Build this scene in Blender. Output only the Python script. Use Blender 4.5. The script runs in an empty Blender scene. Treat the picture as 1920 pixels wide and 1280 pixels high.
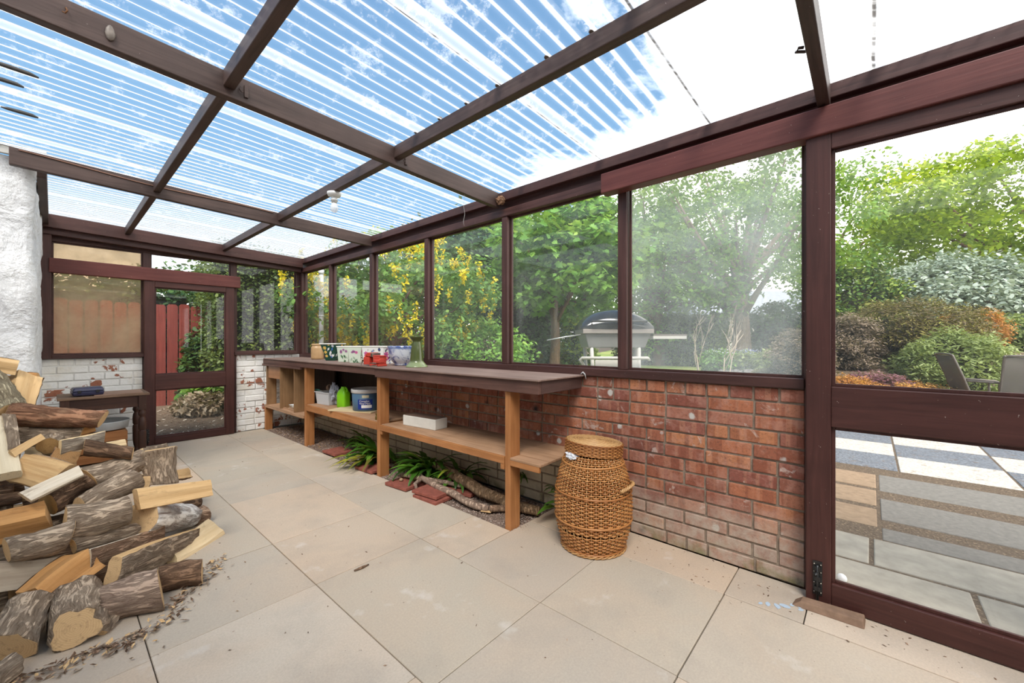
import bpy, bmesh, math, random
import numpy as np
from mathutils import Vector, Matrix, noise
random.seed(7); RNG = np.random.default_rng(11)
SC = bpy.context.scene; COL = SC.collection
PI = math.pi
# ------------------------------------------------------------------ materials
def new_mat(name):
    m = bpy.data.materials.new(name); m.use_nodes = True
    nt = m.node_tree; nt.nodes.clear()
    return m, nt
class N:
    """small helper for wiring nodes"""
    def __init__(s, nt): s.nt = nt; s.out = nt.nodes.new('ShaderNodeOutputMaterial')
    def n(s, t, **kw):
        x = s.nt.nodes.new('ShaderNode' + t)
        for k, v in kw.items():
            if k.startswith('i_'):
                x.inputs[k[2:].replace('_', ' ')].default_value = v
            else: setattr(x, k, v)
        return x
    def l(s, a, b): s.nt.links.new(a, b)
    def noise(s, vec, scale, detail=4, rough=.55, dist=0):
        x = s.n('TexNoise'); x.inputs['Scale'].default_value = scale
        x.inputs['Detail'].default_value = detail; x.inputs['Roughness'].default_value = rough
        x.inputs['Distortion'].default_value = dist
        if vec is not None: s.l(vec, x.inputs['Vector'])
        return x.outputs['Fac']
    def obj(s): return s.n('TexCoord').outputs['Object']
    def mapv(s, vec, scale=(1, 1, 1), loc=(0, 0, 0), rot=(0, 0, 0)):
        x = s.n('Mapping'); x.inputs['Scale'].default_value = scale
        x.inputs['Location'].default_value = loc; x.inputs['Rotation'].default_value = rot
        s.l(vec, x.inputs['Vector']); return x.outputs['Vector']
    def ramp(s, fac, stops, interp='LINEAR'):
        x = s.n('ValToRGB'); cr = x.color_ramp; cr.interpolation = interp
        while len(cr.elements) > len(stops): cr.elements.remove(cr.elements[-1])
        while len(cr.elements) < len(stops): cr.elements.new(.5)
        for e, (p, c) in zip(cr.elements, stops):
            e.position = p; e.color = (c[0], c[1], c[2], 1) if not isinstance(c, (int, float)) else (c, c, c, 1)
        s.l(fac, x.inputs['Fac']); return x.outputs['Color']
    def mix(s, fac, a, b, mode='MIX'):
        x = s.n('Mix', data_type='RGBA', blend_type=mode)
        for sock, v in ((x.inputs[0], fac), (x.inputs[6], a), (x.inputs[7], b)):
            if isinstance(v, (int, float)): sock.default_value = v
            elif isinstance(v, tuple): sock.default_value = (v[0], v[1], v[2], 1)
            else: s.l(v, sock)
        return x.outputs[2]
    def math(s, op, a, b=0.0, c=None):
        x = s.n('Math', operation=op)
        for i, v in enumerate((a, b) if c is None else (a, b, c)):
            if isinstance(v, (int, float)): x.inputs[i].default_value = v
            else: s.l(v, x.inputs[i])
        return x.outputs[0]
    def attr(s, name='rnd'): return s.n('Attribute', attribute_name=name).outputs['Fac']
    def sep(s, vec):
        x = s.n('SeparateXYZ'); s.l(vec, x.inputs[0]); return x.outputs
    def comb(s, a, b, c):
        x = s.n('CombineXYZ')
        for i, v in enumerate((a, b, c)):
            if isinstance(v, (int, float)): x.inputs[i].default_value = v
            else: s.l(v, x.inputs[i])
        return x.outputs[0]
    def bump(s, h, strength=.3, dist=.01):
        x = s.n('Bump'); x.inputs['Strength'].default_value = strength; x.inputs['Distance'].default_value = dist
        s.l(h, x.inputs['Height']); return x.outputs['Normal']
    def pbsdf(s, color, rough=.6, normal=None, spec=.4, metal=0., **kw):
        x = s.n('BsdfPrincipled')
        for k, v in (('Base Color', color), ('Roughness', rough), ('Specular IOR Level', spec), ('Metallic', metal)):
            if isinstance(v, (int, float)): x.inputs[k].default_value = v
            elif isinstance(v, tuple): x.inputs[k].default_value = (v[0], v[1], v[2], 1)
            else: s.l(v, x.inputs[k])
        for k, v in kw.items(): x.inputs[k.replace('_', ' ')].default_value = v
        if normal is not None: s.l(normal, x.inputs['Normal'])
        return x.outputs[0]
    def done(s, sh): s.l(sh, s.out.inputs['Surface'])
def srgb(r, g, b):
    f = lambda c: (c / 255 / 12.92) if c <= 10 else ((c / 255 + .055) / 1.055) ** 2.4
    return (f(r), f(g), f(b))
MATS = {}
def plain(name, col, rough=.6, spec=.4, metal=0., var=.12, scale=14, bump=.0, **kw):
    if name in MATS: return MATS[name]
    m, nt = new_mat(name); n = N(nt); o = n.obj()
    f = n.noise(o, scale, 5, .6)
    c = n.mix(f, tuple(max(0, x * (1 - var * 2)) for x in col), tuple(min(1, x * (1 + var)) for x in col))
    nm = n.bump(n.noise(o, scale * 4, 4), bump, .005) if bump else None
    n.done(n.pbsdf(c, rough, nm, spec, metal, **kw)); MATS[name] = m; return m
def wood(name, c1, c2, axis='Z', scale=1., rough=.5, spec=.35, bump=.25, knots=True):
    if name in MATS: return MATS[name]
    m, nt = new_mat(name); n = N(nt); o = n.obj()
    sc = {'X': (1.2, 22, 22), 'Y': (22, 1.2, 22), 'Z': (22, 22, 1.2)}[axis]
    v = n.mapv(o, tuple(s * scale for s in sc))
    f = n.noise(v, 1.6, 6, .6, .6); g = n.noise(o, 3.5, 3)
    c = n.mix(n.ramp(f, [(.3, 0.), (.72, 1.)]), c1, c2)
    c = n.mix(n.math('MULTIPLY', n.ramp(g, [(.35, 0.), (.75, 1.)]), .45), c, tuple(x * .6 for x in c1))
    sp = n.noise(o, 90, 2); c = n.mix(n.math('MULTIPLY', n.ramp(sp, [(.74, 0.), (.78, 1.)]), .5), c, (.45, .38, .34))
    n.done(n.pbsdf(c, rough, n.bump(f, bump, .004), spec)); MATS[name] = m; return m
# ------------------------------------------------------------------ meshes
class MB:
    def __init__(s): s.v = []; s.f = []; s.m = []; s.r = []; s.smooth = []
    def add(s, verts, faces, mat=0, rnd=None, smooth=False):
        o = len(s.v); s.v += [tuple(p) for p in verts]
        r = random.random() if rnd is None else rnd
        for f in faces:
            s.f.append([i + o for i in f]); s.m.append(mat); s.r.append(r); s.smooth.append(smooth)
        return s
    def box(s, x0, x1, y0, y1, z0, z1, mat=0, rnd=None):
        v = [(x0,y0,z0),(x1,y0,z0),(x1,y1,z0),(x0,y1,z0),(x0,y0,z1),(x1,y0,z1),(x1,y1,z1),(x0,y1,z1)]
        return s.add(v, [(0,3,2,1),(4,5,6,7),(0,1,5,4),(1,2,6,5),(2,3,7,6),(3,0,4,7)], mat, rnd)
    def obox(s, M, sx, sy, sz, mat=0, rnd=None):
        v = [M @ Vector((a*sx/2, b*sy/2, c*sz/2)) for c in (-1,1) for b in (-1,1) for a in (-1,1)]
        return s.add(v, [(0,2,3,1),(4,5,7,6),(0,1,5,4),(1,3,7,5),(3,2,6,7),(2,0,4,6)], mat, rnd)
    def hexa(s, lo, hi, mat=0, rnd=None):
        """lo, hi: 4 corner points each (ccw from above)"""
        return s.add(list(lo) + list(hi), [(3,2,1,0),(4,5,6,7),(0,1,5,4),(1,2,6,5),(2,3,7,6),(3,0,4,7)], mat, rnd)
    def lathe(s, prof, c=(0,0,0), n=24, mat=0, smooth=True, cap=True, sq=0, rot=0, M=None):
        """prof: (r, z) pairs from bottom to top; sq>0 makes a rounded square section"""
        vs = []
        for (r, z) in prof:
            for k in range(n):
                a = 2*PI*k/n + rot
                q = r
                if sq:
                    b = a - rot; q = r / (abs(math.cos(b))**sq + abs(math.sin(b))**sq)**(1/sq)
                p = Vector((q*math.cos(a), q*math.sin(a), z))
                p = (M @ p) if M else Vector((p.x+c[0], p.y+c[1], p.z+c[2]))
                vs.append(p)
        fs = [(i*n+k, i*n+(k+1)%n, (i+1)*n+(k+1)%n, (i+1)*n+k) for i in range(len(prof)-1) for k in range(n)]
        s.add(vs, fs, mat, 0.5, smooth)
        if cap:
            o = len(s.v) - len(vs)
            s.f.append([o+k for k in range(n)][::-1]); s.m.append(mat); s.r.append(.5); s.smooth.append(False)
            s.f.append([o+(len(prof)-1)*n+k for k in range(n)]); s.m.append(mat); s.r.append(.5); s.smooth.append(False)
        return s
    def tube(s, pts, r, n=8, mat=0, rnd=None, smooth=True, cap=True):
        pts = [Vector(p) for p in pts]; L = len(pts)
        rr = r if isinstance(r, (list, tuple)) else [r]*L
        vs = []; up = Vector((0,0,1)); prev = None
        for i, p in enumerate(pts):
            t = (pts[min(i+1,L-1)] - pts[max(i-1,0)])
            t = t.normalized() if t.length > 1e-9 else Vector((0,0,1))
            if prev is None:
                a = t.cross(up)
                if a.length < .05: a = t.cross(Vector((1,0,0)))
                a.normalize()
            else:
                a = prev - t * prev.dot(t)
                if a.length < 1e-6: a = t.orthogonal()
                a.normalize()
            prev = a; b = t.cross(a)
            for k in range(n):
                an = 2*PI*k/n; vs.append(p + (a*math.cos(an) + b*math.sin(an))*rr[i])
        fs = [(i*n+k, i*n+(k+1)%n, (i+1)*n+(k+1)%n, (i+1)*n+k) for i in range(L-1) for k in range(n)]
        if cap: fs += [tuple(range(n))[::-1], tuple((L-1)*n+k for k in range(n))]
        return s.add(vs, fs, mat, rnd, smooth)
    def prism(s, poly, M, depth, mat=0, rnd=None, smooth=False):
        """poly in local XY, extruded along local Z by depth"""
        n = len(poly)
        vs = [M @ Vector((x, y, 0)) for x, y in poly] + [M @ Vector((x, y, depth)) for x, y in poly]
        fs = [tuple(range(n))[::-1], tuple(range(n, 2*n))] + [(k, (k+1)%n, n+(k+1)%n, n+k) for k in range(n)]
        return s.add(vs, fs, mat, rnd, smooth)
    def build(s, name, mats, parent=None, bevel=0, seg=2, loc=None):
        me = bpy.data.meshes.new(name); me.from_pydata(s.v, [], s.f)
        if not isinstance(mats, (list, tuple)): mats = [mats]
        for m in mats: me.materials.append(m)
        me.polygons.foreach_set('material_index', s.m)
        me.polygons.foreach_set('use_smooth', s.smooth)
        a = me.attributes.new('rnd', 'FLOAT', 'FACE'); a.data.foreach_set('value', s.r)
        me.validate(); me.update()
        o = bpy.data.objects.new(name, me); COL.objects.link(o)
        if parent is not None: o.parent = parent
        if loc: o.location = loc
        if bevel:
            b = o.modifiers.new('bevel', 'BEVEL'); b.width = bevel; b.segments = seg; b.limit_method = 'ANGLE'; b.angle_limit = .7
            b.harden_normals = False
        return o
def tag(o, label=None, cat=None, group=None, kind=None):
    if label: o['label'] = label
    if cat: o['category'] = cat
    if group: o['group'] = group
    if kind: o['kind'] = kind
    return o
def thing(name, label, cat, loc=(0,0,0), rz=0, group=None):
    o = bpy.data.objects.new(name, None); o.empty_display_size = .1; COL.objects.link(o)
    o.location = loc; o.rotation_euler = (0, 0, rz)
    return tag(o, label, cat, group)
def struct(o, label, cat='structure'):
    o['label'] = label; o['category'] = cat; o['kind'] = 'structure'; return o
def TR(x, y, z, rz=0, rx=0, ry=0):
    return Matrix.Translation((x,y,z)) @ Matrix.Rotation(rz,4,'Z') @ Matrix.Rotation(ry,4,'Y') @ Matrix.Rotation(rx,4,'X')
SKY_U, SKY_V, SKY_0 = .55, -.45, -.55
SKY_S = 1.15; SUN_E = 4.2; SUN_D = (-.45, -.38, .75); EXPO = .5
CH1, CH2 = .22, 1.62
# ------------------------------------------------------------------ shared materials
DK1, DK2 = (.043, .0165, .0135), (.092, .039, .032)       # dark brown stained timber
W_X = wood('stained timber along x', DK1, DK2, 'X'); W_Y = wood('stained timber along y', DK1, DK2, 'Y'); W_Z = wood('stained timber upright', DK1, DK2, 'Z')
R1, R2 = (.088, .021, .017), (.15, .043, .035)
R_X = wood('red brown rail along x', R1, R2, 'X'); R_Y = wood('red brown rail along y', R1, R2, 'Y')
D1, D2 = (.042, .013, .010), (.082, .028, .022)
D_X = wood('door timber along x', D1, D2, 'X'); D_Y = wood('door timber along y', D1, D2, 'Y'); D_Z = wood('door timber upright', D1, D2, 'Z')
B_1, B_2 = (.042, .023, .018), (.098, .060, .050)
PINE1, PINE2 = (.30, .115, .036), (.47, .21, .078)
P_X = wood('orange pine along x', PINE1, PINE2, 'X'); P_Y = wood('orange pine along y', PINE1, PINE2, 'Y'); P_Z = wood('orange pine upright', PINE1, PINE2, 'Z')
# render and plaster
def mat_render():
    m, nt = new_mat('rough white render'); n = N(nt); o = n.obj()
    a = n.noise(o, 3.2, 6, .6, .8); b = n.noise(o, 30, 4)
    c = n.mix(n.ramp(a, [(.3, 0.), (.7, 1.)]), (.62, .62, .63), (.80, .80, .80))
    cr = n.ramp(n.noise(n.mapv(o, (1.5, 1.5, 4)), 2.2, 5, .6, 1.5), [(.485, 0.), (.497, 1.), (.503, 1.), (.515, 0.)])
    c = n.mix(n.math('MULTIPLY', cr, .25), c, (.2, .18, .16))
    h = n.math('ADD', n.math('MULTIPLY', a, 1.6), n.math('MULTIPLY', b, .3))
    n.done(n.pbsdf(c, .85, n.bump(h, .8, .04), .2)); return m
M_RENDER = mat_render()
def mat_brick():
    m, nt = new_mat('weathered red brick'); n = N(nt); o = n.obj(); r = n.attr()
    s = n.sep(o)
    base = n.ramp(r, [(0., (.30, .105, .062)), (.22, (.44, .165, .085)), (.45, (.25, .085, .062)), (.62, (.36, .15, .10)), (.8, (.50, .205, .095)), (1., (.22, .085, .065))])
    # kiln banding across the length of each brick
    w = n.noise(n.comb(n.math('MULTIPLY', s[1], 1.), n.math('MULTIPLY', r, 9.), 0.), 17, 1)
    base = n.mix(n.math('MULTIPLY', n.ramp(w, [(.49, 0.), (.53, 1.)]), .5), base, (.20, .06, .036))
    w2 = n.noise(n.comb(n.math('MULTIPLY', s[1], 1.), n.math('MULTIPLY', r, 31.), 0.), 22, 1)
    base = n.mix(n.math('MULTIPLY', n.ramp(w2, [(.58, 0.), (.62, 1.)]), .4), base, (.5, .24, .15))
    g = n.noise(o, 26, 6, .7); base = n.mix(n.math('MULTIPLY', g, .5), base, n.mix(.5, base, (.12, .05, .035)))
    # white efflorescence and plug holes
    e = n.ramp(n.math('ADD', n.noise(o, 9, 5, .7, .8), n.math('MULTIPLY', r, .05)), [(.64, 0.), (.70, 1.)])
    base = n.mix(n.math('MULTIPLY', e, .6), base, (.58, .50, .44)); gr = n.noise(o, 85, 4, .75); base = n.mix(n.math('MULTIPLY', n.ramp(gr, [(.5, 0.), (.68, 1.)]), .55), base, (.10, .05, .035)); pk = n.noise(o, 11, 5, .7); base = n.mix(n.math('MULTIPLY', n.ramp(pk, [(.5, 0.), (.62, 1.)]), .4), base, (.46, .25, .19))
    vo = n.n('TexVoronoi'); vo.inputs['Scale'].default_value = 6.5; n.l(n.mapv(o, (0, 1, 1)), vo.inputs['Vector'])
    base = n.mix(n.math('MULTIPLY', n.ramp(n.math('ADD', vo.outputs['Distance'], n.math('MULTIPLY', n.math('SUBTRACT', n.noise(o, 35, 3), .5), .14)), [(.10, 1.), (.15, 0.)]), n.ramp(n.noise(o, 2.3, 1), [(.40, 0.), (.43, 1.)])), base, (.50, .47, .43))
    vo2 = n.n('TexVoronoi'); vo2.inputs['Scale'].default_value = 5.; n.l(n.mapv(o, (0, 1, 1), (0, 3.3, 1.7)), vo2.inputs['Vector'])
    base = n.mix(n.math('MULTIPLY', n.ramp(vo2.outputs['Distance'], [(.05, 1.), (.18, 0.)]), n.ramp(n.noise(o, 1.7, 1), [(.42, 0.), (.45, 1.)])), base, (.03, .025, .025))
    # grey lime wash on the lowest courses, thicker under the bench
    zz = n.math('ADD', s[2], n.math('MULTIPLY', n.math('SUBTRACT', n.noise(o, 3., 5, .7), .5), .30))
    lw = n.ramp(zz, [(.20, 1.), (.36, 0.)])
    pat = n.ramp(n.noise(o, 18, 5, .7), [(.35, .35), (.6, .85)])
    base = n.mix(n.math('MULTIPLY', lw, pat), base, (.42, .345, .275))
    yw = n.ramp(n.math('MULTIPLY', s[1], .2), [(.27, 0.), (.34, 1.)]); l2 = n.math('MULTIPLY', yw, n.ramp(zz, [(.34, 1.), (.40, 0.)])); base = n.mix(n.math('MULTIPLY', l2, n.ramp(n.noise(o, 12, 5, .7), [(.3, .95), (.65, .6)])), base, (.60, .52, .37))
    mo = n.math('MULTIPLY', n.ramp(zz, [(.03, 1.), (.10, 0.)]), n.ramp(n.noise(o, 6, 4), [(.5, 0.), (.62, 1.)]))
    base = n.mix(n.math('MULTIPLY', mo, .7), base, (.12, .13, .03))
    n.done(n.pbsdf(base, .85, n.bump(n.noise(o, 60, 5, .7), .5, .006), .2)); return m
M_BRICK = mat_brick()
M_MORTAR = plain('sandy mortar', (.29, .225, .17), .95, .1, var=.35, scale=30, bump=.5)
def mat_white_brick():
    m, nt = new_mat('flaking white painted brick'); n = N(nt); o = n.obj(); r = n.attr()
    a = n.noise(o, 5.5, 6, .65, .4)
    white = n.mix(n.noise(o, 9, 4), (.74, .72, .68), (.90, .885, .85))
    white = n.mix(n.math('MULTIPLY', n.ramp(n.noise(o, 4.2, 3), [(.5, 0.), (.66, 1.)]), .5), white, (.62, .55, .42))
    f = n.ramp(n.math('ADD', a, n.math('MULTIPLY', r, .12)), [(.64, 0.), (.66, 1.)])
    c = n.mix(f, white, n.mix(n.noise(o, 30, 3), (.26, .09, .055), (.40, .17, .10)))
    ed = n.ramp(n.noise(o, 14, 6, .7), [(.70, 0.), (.735, 1.)]); c = n.mix(ed, c, (.30, .20, .15))
    n.done(n.pbsdf(c, .8, n.bump(n.math('ADD', n.noise(o, 35, 4), f), .5, .006), .25)); return m
M_WBRICK = mat_white_brick()
M_WMORTAR = plain('white painted mortar', (.76, .74, .70), .9, .1, var=.2, scale=12, bump=.4)
def mat_slab():
    m, nt = new_mat('buff paving slab'); n = N(nt); o = n.obj(); r = n.attr()
    base = n.ramp(r, [(0., (.43, .37, .29)), (.25, (.50, .42, .325)), (.5, (.42, .36, .29)), (.75, (.56, .425, .305)), (1., (.52, .445, .36))])
    st = n.ramp(n.noise(o, 1.5, 5, .6, .6), [(.42, 0.), (.7, 1.)]); base = n.mix(n.math('MULTIPLY', st, .45), base, (.54, .39, .27))
    dk = n.ramp(n.noise(o, 2.3, 4, .6, .3), [(.5, 0.), (.75, 1.)]); base = n.mix(n.math('MULTIPLY', dk, .5), base, (.30, .26, .215))
    g = n.noise(o, 120, 3, .7); base = n.mix(n.math('MULTIPLY', n.ramp(g, [(.3, 0.), (.75, 1.)]), .34), base, (.24, .205, .17))
    wl = n.ramp(n.noise(o, 2.9, 4, .6), [(.62, 0.), (.74, 1.)]); base = n.mix(n.math('MULTIPLY', wl, .55), base, (.66, .63, .59))
    sp = n.ramp(n.noise(o, 47, 2), [(.745, 0.), (.76, 1.)]); base = n.mix(n.math('MULTIPLY', sp, .8), base, (.09, .07, .055))
    n.done(n.pbsdf(base, .62, n.bump(n.math('ADD', g, n.noise(o, 9, 3)), .16, .006), .3)); return m
M_SLAB = mat_slab()
M_JOINT = plain('dark gritty joint', (.035, .03, .025), .95, .1, var=.4, scale=40)
M_GRAVEL = plain('brown pea gravel', (.22, .155, .12), .85, .25, var=.5, scale=60)
def mat_gravel():
    m, nt = new_mat('pea gravel stones'); n = N(nt); r = n.attr()
    c = n.ramp(r, [(0., (.13, .085, .065)), (.35, (.25, .18, .14)), (.6, (.33, .25, .20)), (.85, (.20, .12, .09)), (1., (.47, .41, .36))])
    n.done(n.pbsdf(c, .75, None, .3)); return m
M_STONES = mat_gravel()
def mat_glass(name, dust=.05, dustcol=(.8, .82, .82), streak=.1, tint=(1, 1, 1), scale=2.5, refl=1.0):
    m, nt = new_mat(name); n = N(nt); o = n.obj()
    tr = n.n('BsdfTransparent'); tr.inputs['Color'].default_value = (*tint, 1)
    gl = n.n('BsdfGlossy'); gl.inputs['Roughness'].default_value = .01; gl.inputs['Color'].default_value = (refl, refl, refl, 1)
    fr = n.n('Fresnel'); bf = n.n('NewGeometry').outputs['Backfacing']
    n.l(n.math('ADD', 1.52, n.math('MULTIPLY', bf, 1 / 1.52 - 1.52)), fr.inputs['IOR'])
    mx = n.n('MixShader'); n.l(n.math('MINIMUM', n.math('MULTIPLY', fr.outputs[0], .55), 1.), mx.inputs[0]); n.l(tr.outputs[0], mx.inputs[1]); n.l(gl.outputs[0], mx.inputs[2])
    di = n.n('BsdfDiffuse'); di.inputs['Color'].default_value = (*dustcol, 1)
    tl = n.n('BsdfTranslucent'); tl.inputs['Color'].default_value = (*dustcol, 1)
    dm = n.n('MixShader'); dm.inputs[0].default_value = .6; n.l(di.outputs[0], dm.inputs[1]); n.l(tl.outputs[0], dm.inputs[2])
    a = n.noise(o, scale, 6, .65, .3); b = n.noise(n.mapv(o, (9, 9, .7)), 2.5, 3)
    f = n.math('ADD', n.math('MULTIPLY', n.ramp(a, [(.3, 0.), (.75, 1.)]), dust * 1.6), n.math('MULTIPLY', n.ramp(b, [(.6, 0.), (.8, 1.)]), streak))
    f = n.math('ADD', f, dust * .35)
    m2 = n.n('MixShader'); n.l(f, m2.inputs[0]); n.l(mx.outputs[0], m2.inputs[1]); n.l(dm.outputs[0], m2.inputs[2])
    n.done(m2.outputs[0]); return m
G_CLEAN = mat_glass('clear glass', .008, streak=.02)
G_DUST = mat_glass('dusty glass', .022, streak=.05)
G_HAZE = mat_glass('hazy limescaled glass', .17, (.86, .92, .92), .08, scale=1.6)
G_HAZE2 = mat_glass('faintly hazy glass', .03, (.84, .90, .86), .05, scale=2.)
G_MILK = mat_glass('milky yellowed plastic sheet', .46, (.78, .66, .46), .05, (.95, .80, .62), 1.2)
def mat_roof():
    m, nt = new_mat('translucent corrugated plastic'); n = N(nt); o = n.obj(); s = n.sep(o)
    tr = n.n('BsdfTransparent'); tr.inputs['Color'].default_value = (.97, .98, .98, 1)
    tl = n.n('BsdfTranslucent'); tl.inputs['Color'].default_value = (.93, .94, .94, 1)
    di = n.n('BsdfDiffuse'); di.inputs['Color'].default_value = (.85, .86, .86, 1)
    dm = n.n('MixShader'); dm.inputs[0].default_value = .12; n.l(tl.outputs[0], dm.inputs[1]); n.l(di.outputs[0], dm.inputs[2])
    lw = n.n('LayerWeight'); lw.inputs['Blend'].default_value = .5
    gz = n.ramp(lw.outputs['Facing'], [(.40, .0), (.70, 1.)])
    # algae and grime flecks; brown dirt line along each sheet overlap
    fl = n.ramp(n.noise(o, 5.5, 6, .78), [(.54, 0.), (.66, 1.)])
    fr = n.math('ABSOLUTE', n.math('SUBTRACT', n.math('FRACT', n.math('DIVIDE', n.math('ADD', s[1], .37), .66)), .5))   # .5 at the overlap... distance to the joint
    wob = n.math('MULTIPLY', n.math('SUBTRACT', n.noise(n.mapv(o, (3, .2, 1)), 2., 3), .5), .012)
    jd = n.math('ADD', fr, wob)
    lap = n.ramp(jd, [(.03, 1.), (.05, 0.)])
    sg = n.math('ADD', n.math('SUBTRACT', n.math('FRACT', n.math('DIVIDE', n.math('ADD', s[1], .37), .66)), .5), wob)
    line = n.math('MULTIPLY', n.ramp(n.math('ABSOLUTE', n.math('SUBTRACT', sg, .045)), [(.007, 1.), (.015, 0.)]), n.ramp(n.noise(n.mapv(o, (12, 1, 1)), 2., 3), [(.3, .4), (.6, 1.)]))
    f = n.math('MINIMUM', n.math('ADD', n.math('ADD', .10, n.math('MULTIPLY', gz, .76)), n.math('ADD', n.math('MULTIPLY', fl, .5), n.math('MULTIPLY', lap, .55))), .97)
    mx = n.n('MixShader'); n.l(f, mx.inputs[0]); n.l(tr.outputs[0], mx.inputs[1]); n.l(dm.outputs[0], mx.inputs[2])
    dirt = n.n('BsdfDiffuse'); dirt.inputs['Color'].default_value = (.12, .07, .03, 1)
    m2 = n.n('MixShader'); n.l(n.math('MULTIPLY', line, .92), m2.inputs[0]); n.l(mx.outputs[0], m2.inputs[1]); n.l(dirt.outputs[0], m2.inputs[2])
    n.done(m2.outputs[0]); return m
M_ROOF = mat_roof()
# ------------------------------------------------------------------ floor: buff slabs on a dark bed
XF, YN, YB = 2.372, -2.4, 6.17
fl = MB(); fl.box(-1.2, 2.40, YN, 6.22, -.12, -.022, 1)
colx = [(-1.01, -.3685), (-.3645, .238), (.242, .844), (.848, 1.456), (1.460, 2.075), (2.079, 2.369)]
cuts = {0: [-2.4, -1.6, -.7, .3, 1.2, 2.05, 2.9, 3.8, 4.7, 5.5, 6.17], 1: [-2.4, -1.2, -.3, .6, 1.5, 2.0, 2.6, 3.47, 4.07, 5.0, 6.17],
        2: [-2.4, -1.5, -.58, .3, 1.2, 2.02, 2.61, 3.45, 4.07, 5.05, 6.17], 3: [-2.4, -1.4, -.4, .51, 1.119, 2.02, 2.61, 3.475, 4.07, 4.75, 6.17],
        4: [-2.4, -1.2, -.4, .512, 1.119, 1.68, 2.01, 2.61, 3.05, 3.62, 4.3, 4.95, 5.5, 6.17], 5: [-2.4, -1.1, .21, .514, 1.68]}
for i, (x0, x1) in enumerate(colx):
    ys = cuts[i]
    for a, b in zip(ys[:-1], ys[1:]):
        if i == 4 and a > 1.6: fl.box(x0, 1.885, a + .0022, b - .0022, -.05, random.uniform(-.0015, .0015))
        elif i == 4: fl.box(x0, x1, a + .0022, b - .0022, -.05, random.uniform(-.0015, .0015))
        else: fl.box(x0, x1, a + .0022, b - .0022, -.05, random.uniform(-.0015, .0015))
struct(fl.build('floor', [M_SLAB, M_JOINT], bevel=.002, seg=1), 'buff stone paving slabs of the lean-to floor', 'floor')
# ------------------------------------------------------------------ brick walls
def brick_run(m, axis, face, a0, a1, z0, z1, out, L=.225, H=.0745, j=.011, depth=.1, odd=0, matb=0, matm=1, jut=.004):
    """bricks laid along axis 'Y' (face = x of the room side) or 'X' (face = y of the room side)"""
    nrow = int(round((z1 - z0) / H)); H = (z1 - z0) / nrow
    def bx(p0, p1, q0, q1, za, zb, mat, rnd=None):
        if axis == 'Y': m.box(min(p0, p1), max(p0, p1), q0, q1, za, zb, mat, rnd)
        else: m.box(q0, q1, min(p0, p1), max(p0, p1), za, zb, mat, rnd)
    bx(face + .006 * out, face + depth * out, a0, a1, z0, z1, matm)
    for r in range(nrow):
        y = a0 - ((r + odd) % 2) * L / 2 - random.uniform(0, .02)
        while y < a1:
            ln = L if random.random() > .2 else L / 2
            if r == nrow - 1: ln = L / 2
            p, q = max(y + j / 2, a0), min(y + ln - j / 2, a1)
            if q - p > .02:
                d = random.uniform(-jut, jut * .5)
                bx(face + d * out, face + .05 * out, p, q, z0 + r * H + j / 2 + random.uniform(-.001, .001), z0 + (r + 1) * H - j / 2, matb)
            y += ln
wr = MB(); brick_run(wr, 'Y', XF, .235, 6.21, 0, .952, 1); brick_run(wr, 'Y', XF, -2.4, -.86, 0, .952, 1)
struct(wr.build('wall_right', [M_BRICK, M_MORTAR], bevel=.004, seg=2), 'low red brick wall under the long row of windows', 'wall')
wb = MB(); brick_run(wb, 'X', YB, -.08, .668, 0, 1.005, 1, jut=.006); brick_run(wb, 'X', YB, 1.574, 2.372, 0, 1.005, 1, odd=1, jut=.006)
struct(wb.build('wall_back', [M_WBRICK, M_WMORTAR], bevel=.005, seg=2), 'low white painted brick wall with flaking paint on either side of the back door', 'wall')
def rough_slab(name, x0, x1, y0, y1, z0, z1, nx, nz, axis, amp, mat, label):
    """rendered wall with trowel relief on the room side"""
    m = MB(); vs = []; fs = []
    for k in range(nz + 1):
        for i in range(nx + 1):
            u = i / nx; z = z0 + (z1 - z0) * k / nz
            if axis == 'X': x = x0 + (x1 - x0) * u; y = y0; q = Vector((x * 4, z * 4, 3.1))
            else: x = x1; y = y0 + (y1 - y0) * u; q = Vector((y * 4, z * 4, 8.7))
            d = amp * (noise.noise(q) + .5 * noise.noise(q * 2.3) + .25 * noise.noise(q * 5))
            vs.append((x, y + d, z) if axis == 'X' else (x - abs(d), y, z))
    w = nx + 1
    fs = [(k*w+i, k*w+i+1, (k+1)*w+i+1, (k+1)*w+i) for k in range(nz) for i in range(nx)]
    m.add(vs, fs, 0, .5, True)
    if axis == 'X': m.box(x0, x1, y0 + amp * 2.5, y1, z0, z1)
    else: m.box(x0, x1 - amp * 2.5, y0, y1, z0, z1)
    return struct(m.build(name, M_RENDER), label, 'wall')
# outhouse corner whose rendered face closes the left of the picture
ow = MB(); nx, nz = 40, 90; vs = []
path = [(-1.0 + .87 * i / 24, 4.25) for i in range(25)] + [(-.13 + .05 * math.sin(a * PI / 16), 4.30 - .05 * math.cos(a * PI / 16)) for a in range(1, 9)] + [(-.08, 4.3 + 1.9 * i / 24) for i in range(1, 25)]
for k in range(nz + 1):
    z = 2.40 * k / nz
    for i, (x, y) in enumerate(path):
        q = Vector((x * 4 + 3, y * 4, z * 3.4)); d = .022 * (noise.noise(q) + .6 * noise.noise(q * 2.4) + .3 * noise.noise(q * 6))
        t = min(1, max(0, (i - 20) / 14)); vs.append((x + max(-.02, min(.012, d)) * t, y - d * (1 - t), z))
w = len(path); ow.add(vs, [(k*w+i, k*w+i+1, (k+1)*w+i+1, (k+1)*w+i) for k in range(nz) for i in range(w-1)], 0, .5, True)
ow.box(-1.0, -.14, 4.31, 6.2, 0, 2.40)
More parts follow.
